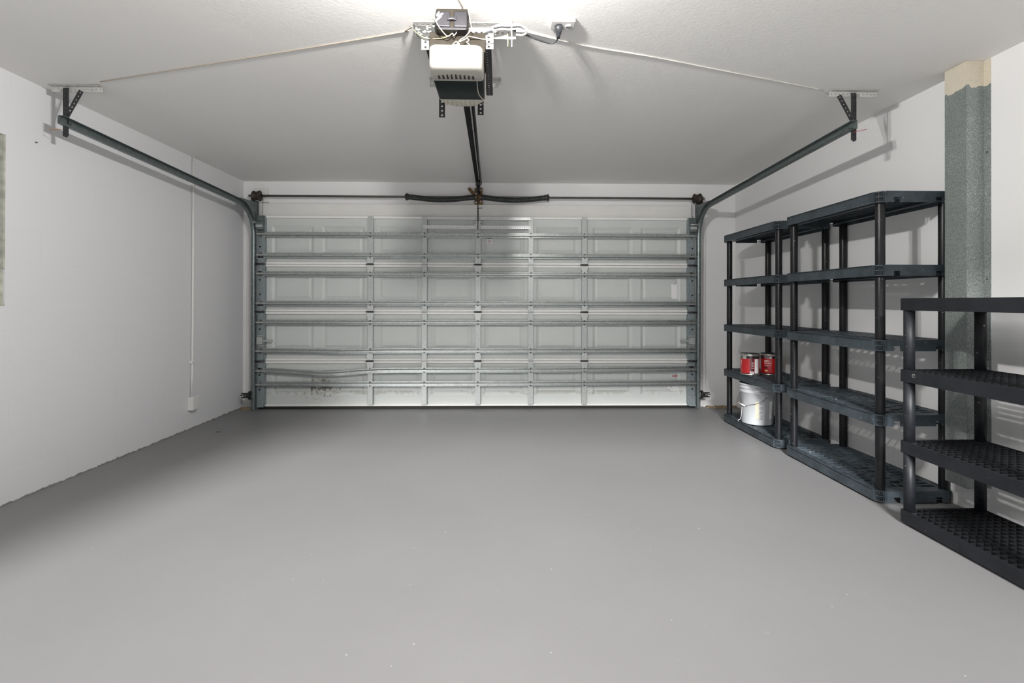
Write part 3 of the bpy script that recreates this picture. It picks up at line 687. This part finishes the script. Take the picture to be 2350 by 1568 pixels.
wire('wire', [(-.300, 2.29, 2.492), (-.306, 2.285, 2.482), (-.300, 2.286, 2.465), (-.285, 2.30, 2.440), (-.262, 2.32, 2.418), (-.245, 2.335, 2.412), (-.225, 2.34, 2.428), (-.218, 2.34, 2.418), (-.200, 2.345, 2.444)], .0022, 'wirewhite', 'cream wire looping below the left side of the control box')
wire('wire', [(-.150, 2.30, 2.51), (-.140, 2.30, 2.46), (-.138, 2.305, 2.435), (-.16, 2.315, 2.405), (-.188, 2.32, 2.388), (-.196, 2.32, 2.372), (-.185, 2.32, 2.355), (-.178, 2.318, 2.335)], .0022, 'wirewhite', 'cream wire dropping from the control box to the terminals')
wire('wire', [(.028, 2.392, HC-.083), (-.02, 2.385, HC-.10), (-.08, 2.375, HC-.112), (-.125, 2.36, HC-.112), (-.150, 2.34, HC-.118), (-.165, 2.33, HC-.135), (-.19, 2.325, HC-.150)], .0026, 'wirewhite', 'cream wire from the cord bundle to the opener terminals')
wire('wire', [(-.19, 2.322, 2.372), (-.215, 2.315, 2.362), (-.232, 2.31, 2.350), (-.226, 2.31, 2.356), (-.205, 2.315, 2.378), (-.196, 2.32, 2.362), (-.188, 2.32, 2.338)], .0020, 'wirewhite', 'cream wire with a small loop above the lens cover')
wire('wire', [(-.160, 2.335, 2.405), (-.148, 2.33, 2.392), (-.158, 2.325, 2.380), (-.145, 2.32, 2.366), (-.140, 2.318, 2.350), (-.144, 2.318, 2.335)], .0020, 'wirewhite', 'cream curled wire end at the right of the terminals')
wire('wire', [(-.418, 2.42, 2.487), (-.400, 2.405, 2.462), (-.36, 2.39, 2.432), (-.30, 2.37, 2.418), (-.25, 2.36, 2.424), (-.215, 2.35, 2.446), (-.20, 2.345, 2.470)], .0016, 'yellow', 'thin yellowish wire sagging left of the opener')
wire('wire', [(-.112, 2.36, 2.222), (-.113, 2.40, 2.213), (-.108, 2.47, 2.200), (-.085, 2.53, 2.195), (-.068, 2.57, 2.200), (-.085, 2.60, 2.206), (-.098, 2.62, 2.212)], .0018, 'wirewhite', 'white antenna wire dangling under the opener body')
wire('wire', [(-.425, 2.43, HC-.028), (-.47, 2.50, HC-.010), (-.52, 2.535, HC-.0035), (-1.2, 2.757, HC-.003), (-1.9, 2.978, HC-.003), (-2.45, 3.15, HC-.004)], .0035, 'wirebrown', 'long bell wire stapled across the ceiling to the left track hanger', 10)
wire('wire', [(.075, 2.45, HC-.02), (.12, 2.50, HC-.006), (.45, 2.64, HC-.003), (.84, 2.752, HC-.003), (1.4, 2.94, HC-.003), (2.03, 3.145, HC-.004)], .0038, 'wirepaint', 'long painted bell wire stapled across the ceiling to the right track hanger', 10)
wire('wire', [(-.205, 2.16, HC-.003), (-.200, 2.20, HC-.003), (-.185, 2.26, HC-.003), (-.175, 2.295, HC-.004)], .003, 'wirebrown', 'brown wire running over the ceiling into the control box')

# ---------------------------------------------------------------- ceiling lamp (just above the frame)
lx, ly = -.14, 1.56
lamp = thing('ceiling_lamp', (lx, ly, HC), 'white twin bulb ceiling lamp nearer the camera than the opener', 'lamp')
put('canopy', MB().lathe([(.001, -.03), (.05, -.03), (.062, -.02), (.065, 0)], (lx, ly, HC), 24), M['porcelain'], lamp)
for dy in (-.075, .075):
    put('socket', MB().cyl((lx, ly+dy*.4, HC-.025), (lx, ly+dy*.85, HC-.078), .019, 14), M['porcelain'], lamp)
    put('bulb', MB().lathe([(.001, -.030), (.011, -.027), (.019, -.016), (.022, -.003), (.019, .010), (.013, .021), (.009, .030), (.001, .031)], (lx, ly+dy, HC-.118), 14), M['bulb'], lamp)

# ---------------------------------------------------------------- left wall conduit
cd = thing('conduit', (XL+.012, 4.78, .18), 'white painted conduit running down the left wall to a small box', 'conduit')
put('pipe', MB().tube([(XL+.016, 4.785, HC), (XL+.016, 4.785, 1.0), (XL+.016, 4.78, .5), (XL+.016, 4.77, .30)], .010, 10), M['trim'], cd)
for z in (2.28, .62): put('pipe_strap', MB().box(XL, XL+.028, 4.762, 4.808, z-.012, z+.012, .003), M['trim'], cd)
put('outlet_box', MB().box(XL, XL+.052, 4.738, 4.812, .178, .300, .005), M['trim'], cd)
put('outlet_cover', MB().box(XL+.05, XL+.056, 4.734, 4.816, .186, .304, .003), M['trim'], cd)
tag(put('nail', MB().cyl((XL, 3.20, 2.17), (XL+.012, 3.20, 2.17), .004, 8), M['ink']), 'small dark nail head on the left wall near the hanger shadow', 'nail')

# ---------------------------------------------------------------- galvanised duct on the right wall
du = thing('metal_chase', (2.63, 2.82, .16), 'speckled galvanised sheet metal chase on the right wall from ceiling nearly to floor', 'duct')
put('sheet_face', MB().box(2.582, XR, 2.750, 2.889, .158, HC-.001, .0015), M['duct'], du)
put('wall_flange', MB().box(XR-.004, XR, 2.712, 2.750, .17, HC-.004), M['duct'], du)
sc = MB()
for z in (.6, 1.32, 2.02): sc.lathe([(.001, -.003), (.005, -.002), (.006, .002), (.001, .003)], (XR-.006, 2.73, z), 8)
put('screw', sc, M['darksteel'], du)

# ---------------------------------------------------------------- storage racks
def slat_shelf(x0, x1, y0, y1, zt, root):
    """moulded deck: rim with rounded ribbed corners, long bars and rows of cross slots"""
    h = .066; zb = zt-h; t = .006; rc = .052
    rim = MB()
    # rim walls between the corners
    rim.box(x0, x0+t, y0+rc, y1-rc, zb, zt, .0015).box(x1-t, x1, y0+rc, y1-rc, zb, zt, .0015)
    rim.box(x0+.0002, x0+.010, y0+rc, y1-rc, zb, zb+.012, .002)
    for ya, yb in ((y0, y0+t), (y1-t, y1)):
        xs = x0+rc; xe = x1-rc; a, b = xs+.042, xs+.082; c, d = xe-.082+.018, xe-.042+.018
        rim.prism([(xs, zt), (xe, zt), (xe, zb), (d, zb), (d, zb+.030), (c, zb+.030), (c, zb), (b, zb), (b, zb+.030), (a, zb+.030), (a, zb), (xs, zb)], 'Y', ya, yb)
    sh = put('shelf', rim, M['rackshelf'], root)
    W = x1-x0
    bars = MB(); zt2 = zt-.002; zl = zt-.024
    # long bars (fractions of depth) and the slot rows between them
    f = [(0, .042), (.068, .105), (.30, .335), (.385, .425), (.575, .615), (.665, .70), (.895, .932), (.958, 1.)]
    for a, b in f:
        e_ = .003 if 0 < a and b < 1 else rc; bars.box(x0+W*a, x0+W*b, y0+e_, y1-e_, zl if 0 < a and b < 1 else zt-.01, zt2)
    rows = [(.042, .068, .11, .055), (.105, .30, .052, .014), (.335, .385, .075, .030), (.425, .575, .066, .030), (.615, .665, .075, .030), (.70, .895, .052, .014), (.932, .958, .11, .055)]
    for a, b, pitch, bw in rows:
        n = round((y1-y0-.13)/pitch); p = (y1-y0-.13)/n
        for k in range(n+1):
            yc = y0+.065+k*p; bars.box(x0+W*a-.001, x0+W*b+.001, yc-bw/2, yc+bw/2, zl+.001 if bw < .02 else zt-.012, zt2-.0005)
    for ya, yb in ((y0+.003, y0+.075), (y1-.075, y1-.003)): bars.box(x0+.055, x1-.055, ya, yb, zt-.008, zt2-.001)
    for cx in (x0+W*.2, x0+W*.8): bars.box(cx-.02, cx+.02, y0+.01, y1-.01, zb+.010, zb+.014)
    put('deck', bars, M['rackshelf'], sh)
    for cx, sx_ in ((x0+rc, -1), (x1-rc, 1)):
        for cy, sy in ((y0+rc, -1), (y1-rc, 1)):
            cm = MB()
            q = lambda r, n=8: [(cx+sx_*r*math.cos(a), cy+sy*r*math.sin(a)) for a in [PI/2*k/n for k in range(n+1)]]
            for za, zb_ in ((zb, zb+.005), ((zb+zt)/2-.002, (zb+zt)/2+.002), (zt-.006, zt-.001)):
                cm.prism([(cx, cy)]+q(rc), 'Z', za, zb_)
            cm.prism([(cx, cy)]+q(rc-.020), 'Z', zb+.001, zt-.002)          # recessed core
            for k in (2, 3, 4, 5, 6):
                a = PI/2*k/8; ex, ey = sx_*math.cos(a), sy*math.sin(a); px_, py_ = -ey*.0016, ex*.0016
                cm.prism([(cx+ex*.03-px_, cy+ey*.03-py_), (cx+ex*.03+px_, cy+ey*.03+py_), (cx+ex*(rc-.001)+px_, cy+ey*(rc-.001)+py_), (cx+ex*(rc-.001)-px_, cy+ey*(rc-.001)-py_)], 'Z', zb, zt-.001)
            for a in (.02, PI/2-.02):
                ex, ey = sx_*math.cos(a), sy*math.sin(a); dx, dy = (-ey, ex)
                cm.prism([(cx+ex*rc, cy+ey*rc), (cx+ex*(rc-.02), cy+ey*(rc-.02)), (cx+ex*(rc-.02)+sx_*abs(dx)*.014, cy+ey*(rc-.02)+sy*abs(dy)*.014), (cx+ex*rc+sx_*abs(dx)*.012, cy+ey*rc+sy*abs(dy)*.012)], 'Z', zb, zt-.001)
            put('corner_socket', cm, M['rackshelf'], sh)
    return sh
RX0, RX1 = 2.220, 2.683
def rack(y0, y1, label):
    r = thing('storage_rack', ((RX0+RX1)/2, (y0+y1)/2, 0), label, 'storage rack', 'tall slate plastic racks on the right wall')
    tops = [.078, .526, .968, 1.412, 1.848]
    for z in tops: slat_shelf(RX0, RX1, y0, y1, z, r)
    for x in (RX0+.049, RX1-.028):
        for y in (y0+.050, y1-.050):
            for a, b in zip(tops, tops[1:]):
                put('post', MB().tube([(x, y, a-.014), (x, y, a+.004), (x, y, b-.070), (x, y, b-.06)], [.024, .0260, .0260, .024], 18), M['rackpost'], r)
    return r
r1 = rack(2.930, 3.920, 'tall empty five shelf rack in slate grey plastic beside the metal chase')
r2 = copy_tree(r1); r2.location.y += 1.105
r2['label'] = 'tall five shelf slate plastic rack holding paint cans and a bucket, nearest the door'

FX0, FX1, FY0, FY1 = 2.158, 2.600, 1.770, 2.688
fr = thing('storage_rack', ((FX0+FX1)/2, (FY0+FY1)/2, 0), 'low four shelf black plastic rack with fine grid decks, nearest the camera', 'storage rack')
ft = [.079, .449, .831, 1.213]
for z in ft:
    h = .066
    rm = MB().box(FX0, FX0+.006, FY0, FY1, z-h, z, .0015).box(FX1-.006, FX1, FY0, FY1, z-h, z, .0015)
    rm.box(FX0+.003, FX1-.003, FY1-.006, FY1, z-h, z, .0015).box(FX0+.003, FX1-.003, FY0, FY0+.006, z-h, z, .0015)
    sh = put('shelf', rm, M['front'], fr)
    g = MB(); nx, ny = 11, 24
    for i in range(nx+1):
        x = FX0+.008+(FX1-FX0-.016)*i/nx; g.box(x-.0013, x+.0013, FY0+.004, FY1-.004, z-.020, z-.003)
    for j in range(ny+1):
        y = FY0+.008+(FY1-FY0-.016)*j/ny; g.box(FX0+.004, FX1-.004, y-.0013, y+.0013, z-.020, z-.0034)
    for i in (3, 9):
        x = FX0+(FX1-FX0)*i/nx; g.box(x-.005, x+.005, FY0+.004, FY1-.004, z-.05, z-.005)
    put('deck', g, M['deckshade'], sh)
    cs = MB()
    for x in (FX0+.028, FX1-.028):
        for y in (FY0+.028, FY1-.028): cs.box(x-.026, x+.026, y-.026, y+.026, z-.060, z-.003)
    put('corner_socket', cs, M['front'], sh)
put('hole_plug', MB().cyl((FX0-.002, FY1-.088, .805), (FX0+.002, FY1-.088, .805), .010, 14), M['cansilver'], fr)
put('peg_hole', MB().cyl((FX0-.0026, FY1-.091, .805), (FX0+.002, FY1-.091, .805), .008, 14), M['seal'], fr)
for x in (FX0+.0265, FX1-.0265):
    for y in (FY0+.0265, FY1-.0265):
        for a, b in zip(ft, ft[1:]): put('post', MB().tube([(x, y, a-.01), (x, y, b-.064)], .0255, 22), M['front'], fr)

# ---------------------------------------------------------------- paint cans on the fourth shelf down
def text_mesh(s, size, bold=0.):
    cu = bpy.data.curves.new('t', 'FONT'); cu.body = s; cu.size = size; cu.offset = bold; cu.align_x = 'LEFT'
    o = bpy.data.objects.new('t', cu); C.objects.link(o)
    dg = bpy.context.evaluated_depsgraph_get(); me = bpy.data.meshes.new_from_object(o.evaluated_get(dg))
    bpy.data.objects.remove(o); bpy.data.curves.remove(cu); return me
ang_cam = lambda c: math.atan2(-c[1], -c[0])                   # direction from a can to the camera
def wrap(mb, c, r, a0, w, z0, z1, rad):
    """curved patch on a can: centre angle a0, half width w radians"""
    n = max(3, int(w*16))
    P = [[mb.bm.verts.new((c[0]+rad*math.cos(a0-w+2*w*i/n), c[1]+rad*math.sin(a0-w+2*w*i/n), z)) for i in range(n+1)] for z in (z0, z1)]
    for i in range(n):
        f = mb.bm.faces.new((P[0][i], P[0][i+1], P[1][i+1], P[1][i])); f.smooth = True
def wrap_text(mb, s, c, rad, a0, z, size, slant=0., bold=.0008):
    me = text_mesh(s, size, bold)
    mp = [mb.bm.verts.new((c[0]+rad*math.cos(a0+(v.co.x)/rad), c[1]+rad*math.sin(a0+(v.co.x)/rad), z+v.co.y+slant*v.co.x)) for v in me.vertices]
    for p in me.polygons:
        try: mb.bm.faces.new([mp[i] for i in p.vertices])
        except ValueError: pass
    bpy.data.meshes.remove(me)
def can(cx, cy, z0, label, a_face, first):
    R, H = .0815, .190
    c = thing('paint_can', (cx, cy, z0), label, 'paint can', 'red paint cans on the rack')
    cc = (cx, cy)
    put('can_body', MB().lathe([(R-.004, .002), (R, .0), (R, .006), (R-.002, .010), (R-.002, H-.012), (R, H-.008), (R+.001, H-.002), (R-.002, H), (R-.012, H), (R-.012, H-.010), (.001, H-.010)], (cx, cy, z0), 40), M['cansilver'], c)
    lb = MB().lathe([(R-.0015, .008), (R-.0012, H-.014)], (cx, cy, z0), 40)
    bmesh.ops.delete(lb.bm, geom=[f for f in lb.bm.faces if len(f.verts) > 4], context='FACES')
    lab = put('label_wrap', lb, M['canred'], c)
    def patch(name, a, w, za, zb, m, dr=.0004):
        mb = MB(); wrap(mb, cc, R, a, w, z0+za, z0+zb, R-.0012+dr); return put(name, mb, m, lab)
    put('lid', MB().lathe([(.001, H-.006), (R-.016, H-.006), (R-.013, H-.002), (R-.008, H+.003), (R-.002, H+.003), (R, H-.001)], (cx, cy, z0), 36), M['canblack'], c)
    patch('top_band', a_face, PI*.98, .150, .175, M['candark'])
    patch('bottom_band', a_face, PI*.98, .008, .016, M['candark'])
    if first:
        patch('drip', a_face-.55, .22, .145, .178, M['perfpaint'], .0012)
        patch('drip', a_face-1.1, .12, .15, .18, M['perfpaint'], .0012)
        patch('side_panel', a_face+.28, .22, .016, .150, M['canmaroon'], .0006)
        patch('info_panel', a_face+.83, .27, .016, .146, M['labelwhite'], .0006)
        patch('info_panel_head', a_face+.83, .27, .149, .176, M['canblack'], .0008)
        patch('barcode', a_face+.26, .20, .012, .034, M['labelwhite'], .0010)
        mb = MB()
        for k in range(7): wrap(mb, cc, R, a_face+.14+k*.04, .010, z0+.015, z0+.030, R+.0002)
        put('barcode_bars', mb, M['ink'], lab)
        mb = MB()
        for z in (.118, .108, .098, .088, .078, .062): wrap(mb, cc, R, a_face+.34, .12, z0+z, z0+z+.003, R-.0002)
        for z, wd in ((.128, .10), (.118, .13), (.104, .16), (.085, .10)): wrap(mb, cc, R, a_face-1.02, wd, z0+z, z0+z+.006, R-.0002)
        put('label_text', mb, M['pinktext'], lab)
    else:
        mb = MB()
        for a, w_, za, zb in ((-.62, .025, .152, .172), (-.55, .04, .152, .155), (-.40, .025, .152, .163), (-.30, .035, .152, .158), (-.18, .035, .152, .160)): wrap(mb, cc, R, a_face+a, w_, z0+za, z0+zb, R+.0001)
        wrap_text(mb, 'UE', cc, R+.0001, a_face-.22, z0+.152, .022, bold=.0012)
        put('label_title', mb, M['labelwhite'], lab)
        mb = MB()
        for z, segs in ((.128, ((-.60, .10), (-.36, .12))), (.117, ((-.62, .08), (-.42, .08), (-.22, .05)))):
            for a, w_ in segs: wrap(mb, cc, R, a_face+a, w_, z0+z, z0+z+.008, R+.0001)
        wrap(mb, cc, R, a_face-.57, .12, z0+.103, z0+.110, R+.0001)
        wrap_text(mb, 'PAINT', cc, R+.0001, a_face-.40, z0+.102, .0125, bold=.0006)
        for z in (.088, .082): wrap(mb, cc, R, a_face-.35, .33, z0+z, z0+z+.0018, R+.0001)
        put('label_text', mb, M['pinktext'], lab)
        patch('badge', a_face-.50, .17, .060, .072, M['candark'], .0006)
        patch('gold_badge', a_face-.48, .18, .032, .046, M['gold'], .0006)
    # ears and the wire bail lying against the body
    a1 = a_face-1.45; a2 = a1+PI
    em = MB()
    for a in (a1, a2): em.cyl((cx+(R-.003)*math.cos(a), cy+(R-.003)*math.sin(a), z0+.155), (cx+(R+.005)*math.cos(a), cy+(R+.005)*math.sin(a), z0+.155), .009, 12)
    put('handle_ear', em, M['cansilver'], c)
    pts = []
    for k in range(13):
        t = k/12; a = a1+PI*t
        pts.append((cx+(R+.006+.012*math.sin(PI*t))*math.cos(a), cy+(R+.006+.012*math.sin(PI*t))*math.sin(a), z0+.155+(.022 if first else .018)*math.sin(PI*t)))
    put('wire_handle', MB().tube(pts, .0016, 6), M['cansilver'], c)
    if first: put('stir_stick', MB().box(-.06, .05, -.006, .006, -.0012, .0012, M4=Matrix.Translation((cx-.05, cy-.045, z0+H+.006)) @ Matrix.Rotation(.5, 4, 'Z')), M['cansilver'], c)
    return c
ZS = .5265
c1 = (2.292, 4.610); c2 = (2.478, 4.610)
can(c1[0], c1[1], ZS, 'left red paint can with paint drips and a white label side', ang_cam(c1)-.05, True)
can(c2[0], c2[1], ZS, 'right red paint can with clean front label, behind the near rack post', ang_cam(c2)+.1, False)

# ---------------------------------------------------------------- plastic bucket on the lowest shelf
bx, by, bz = 2.365, 4.62, .079
bk = thing('bucket', (bx, by, bz), 'grey-white plastic pail with wire handle on the bottom shelf of the far rack', 'bucket')
put('pail', MB().lathe([(.126, .004), (.130, 0), (.134, .008), (.146, .285), (.152, .288), (.152, .298), (.147, .300), (.148, .322), (.156, .325), (.156, .334), (.149, .336), (.150, .352), (.158, .355), (.158, .366), (.150, .368), (.146, .360), (.138, .30), (.128, .02), (.001, .012)], (bx, by, bz), 48), M['bucket'], bk)
def bp_(a, h): r = .134+(.146-.134)*h/.285; return Vector((bx+r*math.cos(a), by+r*math.sin(a), bz+h))
ac = ang_cam((bx, by))
def on_bucket(name, segs, m, dr):
    mb = MB()
    for a0, a1, h0, h1 in segs:
        n = 6; P = []
        for h in (h0, h1):
            row = []
            for i in range(n+1):
                a = ac+a0+(a1-a0)*i/n; r = .134+.012*h/.285+dr; row.append(mb.bm.verts.new((bx+r*math.cos(a), by+r*math.sin(a), bz+h)))
            P.append(row)
        for i in range(n): f = mb.bm.faces.new((P[0][i], P[0][i+1], P[1][i+1], P[1][i])); f.smooth = True
    return put(name, mb, m, bk)
on_bucket('yellowed_tape', [(-.12, .10, .06, .215)], M['tape'], .0006)
on_bucket('side_label', [(.78, 1.02, .06, .22)], M['labelwhite'], .0006)
segs = [(.315, .322, .055, .205), (.10, .322, .055, .058), (.10, .322, .202, .205)]
# vertical lettering: N, a ring with a swirl, then upright strokes
for h0, h1 in ((.196, .199), (.186, .189), (.132, .136), (.120, .124), (.112, .116), (.096, .100), (.086, .090), (.072, .076), (.062, .066)): segs.append((.15, .295, h0, h1))
segs += [(.15, .18, .186, .199), (.27, .295, .124, .136), (.15, .17, .100, .116), (.27, .295, .076, .090)]
on_bucket('print', segs, M['bucketmark'], .0010)
ringp = []
for k in range(16):
    a = 2*PI*k/16; p_a = ac+.222+.075*math.cos(a); h = .160+.013*math.sin(a); r = .134+.012*h/.285+.001
    ringp.append((bx+r*math.cos(p_a), by+r*math.sin(p_a), bz+h))
put('print_ring', MB().tube(ringp, .0016, 5, closed=True), M['bucketmark'], bk)
sw = []
for k in range(10):
    a = 2*PI*k/11; p_a = ac+.222+.038*math.cos(a); h = .160+.007*math.sin(a); r = .134+.012*h/.285+.001
    sw.append((bx+r*math.cos(p_a), by+r*math.sin(p_a), bz+h))
put('print_swirl', MB().tube(sw, .0012, 5), M['bucketmark'], bk)
# bail hanging down on the camera side, from an ear right of centre to one at the back left
aR, aL = ac+.62, ac-2.3
e1 = bp_(aR, .275)+Vector((0, 0, 0)); pts = [e1]
for da, h, dr in ((.45, .245, .006), (.20, .215, .008), (-.10, .195, .009), (-.45, .180, .010), (-.70, .165, .014)):
    a = ac+da; r = .134+.012*h/.285+dr; pts.append(Vector((bx+r*math.cos(a), by+r*math.sin(a), bz+h)))
g0 = pts[-1]; a = ac-1.22; g1 = Vector((bx+.168*math.cos(a), by+.168*math.sin(a), bz+.182))
tailp = [g1, Vector((bx+.165*math.cos(ac-1.5), by+.165*math.sin(ac-1.5), bz+.21)), bp_(ac-1.75, .262)+Vector((-.004, 0, 0))]
put('wire_handle', MB().tube(smooth_path(pts+tailp), .0022, 7), M['wire'], bk)
put('handle_grip', MB().cyl(g0, g1, .0065, 10), M['white'], bk)
put('handle_ear', MB().cyl(bp_(aR, .272)-Vector((.0, 0, 0)), bp_(aR, .272)+Vector((math.cos(aR)*.01, math.sin(aR)*.01, 0)), .014, 12), M['bucket'], bk)
tl = [Vector((bx+.150*math.cos(ac-.98), by+.150*math.sin(ac-.98), bz+.150)), Vector((bx+.150*math.cos(ac-1.05), by+.150*math.sin(ac-1.05), bz+.09)), Vector((bx+.152*math.cos(ac-1.15), by+.152*math.sin(ac-1.15), bz+.035)), Vector((bx+.165*math.cos(ac-1.22), by+.165*math.sin(ac-1.22), bz+.022)), Vector((bx+.168*math.cos(ac-1.25), by+.168*math.sin(ac-1.25), bz+.006))]
put('loose_strip', MB().tube(smooth_path(tl), .0026, 6), M['bucket'], bk)

# ---------------------------------------------------------------- photo-eye brackets by the floor
def eye(x, s, label):
    t = thing('door_sensor', (x, 5.56, .17), label, 'sensor', 'safety sensors of the door')
    put('mounting_bracket', MB().box(min(x, x+s*.006), max(x, x+s*.006), 5.52, 5.56, .125, .215, .001).box(min(x-s*.022, x+s*.012), max(x-s*.022, x+s*.012), 5.515, 5.53, .200, .214).box(min(x-s*.022, x+s*.012), max(x-s*.022, x+s*.012), 5.515, 5.53, .127, .141), M['black'], t)
    am = MB()
    for za, zb in ((.142, .155), (.185, .198)): am.box(min(x, x+s*.085), max(x, x+s*.085), 5.518, 5.53, za, zb, .001)
    am.box(min(x+s*.015, x+s*.03), max(x+s*.015, x+s*.03), 5.518, 5.53, .150, .19).box(min(x+s*.05, x+s*.062), max(x+s*.05, x+s*.062), 5.518, 5.53, .150, .19).box(min(x+s*.07, x+s*.096), max(x+s*.07, x+s*.096), 5.520, 5.528, .168, .178)
    put('arm', am, M['black'], t)
    put('eye_housing', MB().box(min(x-s*.002, x+s*.036), max(x-s*.002, x+s*.036), 5.505, 5.54, .150, .190, .003), M['black'], t)
eye(2.214, 1, 'black perforated sensor bracket low on the right track')
eye(-2.704, -1, 'black perforated sensor bracket low on the left track')
wire('wire', [(2.236, 5.60, .96), (2.262, 5.62, .72), (2.30, 5.63, .45), (2.335, 5.62, .22), (2.35, 5.60, .09)], .0018, 'wirepaint', 'thin sensor wire slanting down the wall right of the right track')

# ---------------------------------------------------------------- crumbled debris in the two corners
def crumbs(x0, x1, y0, y1, n):
    mb = MB()
    for k in range(n):
        x, y = random.uniform(x0, x1), random.uniform(y0, y1); s = random.uniform(.006, .022)
        A = Matrix.Translation((x, y, s*.25)) @ Matrix.Rotation(random.uniform(0, PI), 4, 'Z') @ Matrix.Rotation(random.uniform(-.3, .3), 4, 'X')
        mb.box(-s*1.6, s*1.6, -s*.7, s*.7, -s*.25, s*.30, .002, M4=A)
    return mb
tag(put('debris', crumbs(-2.85, -2.71, 5.60, 5.70, 34), M['debris']), 'crumbled tan debris on the floor in the left door corner', 'debris', kind='stuff')
tag(put('debris', crumbs(2.33, 2.66, 5.62, 5.71, 44), M['debris']), 'crumbled tan debris on the floor in the right door corner', 'debris', kind='stuff')
tag(put('twig', MB().tube([(-2.57, 4.64, .004), (-2.55, 4.65, .006), (-2.53, 4.645, .004)], .003, 5), M['ink']), 'tiny dark twig on the floor near the left wall', 'twig')

# ---------------------------------------------------------------- daylight and camera
wd = bpy.data.worlds.new('World'); bpy.context.scene.world = wd; wd.use_nodes = True
bg = wd.node_tree.nodes['Background']; bg.inputs[0].default_value = (.90, .95, 1., 1); bg.inputs[1].default_value = .35
sd = bpy.data.lights.new('hazy_sun', 'SUN'); sd.energy = 10.5; sd.angle = math.radians(11); sd.color = (1., .99, .98)
so = bpy.data.objects.new('hazy_sun', sd); C.objects.link(so)
so.rotation_euler = Vector((.21, 1., -.46)).to_track_quat('-Z', 'Y').to_euler()

cam = bpy.data.cameras.new('camera'); co = bpy.data.objects.new('camera', cam); C.objects.link(co)
F, CY, YAW, PIT, ROL, CH = 1162.73, 687.85, .0224, -.0035, .0021, 1.191
cam.sensor_fit = 'HORIZONTAL'; cam.sensor_width = 36.; cam.lens = 36.*F/2350.
cam.shift_x = 0; cam.shift_y = (CY-784.)/2350.
cam.clip_start = .02
co.location = (0, 0, CH)
co.rotation_mode = 'XYZ'
Rm = Matrix.Rotation(-YAW, 3, 'Z') @ Matrix.Rotation(PI/2-PIT, 3, 'X') @ Matrix.Rotation(ROL, 3, 'Z')
co.rotation_euler = Rm.to_euler('XYZ')
S = bpy.context.scene; S.camera = co
S.view_settings.view_transform = 'Standard'; S.view_settings.look = 'None'; S.view_settings.gamma = 1; S.view_settings.use_curve_mapping = False
S.view_settings.exposure = -.06
S.cycles.max_bounces = 6; S.cycles.diffuse_bounces = 5; S.cycles.glossy_bounces = 3; S.cycles.adaptive_threshold = .02; S.cycles.sample_clamp_indirect = 6.
S.cycles.use_denoising = True
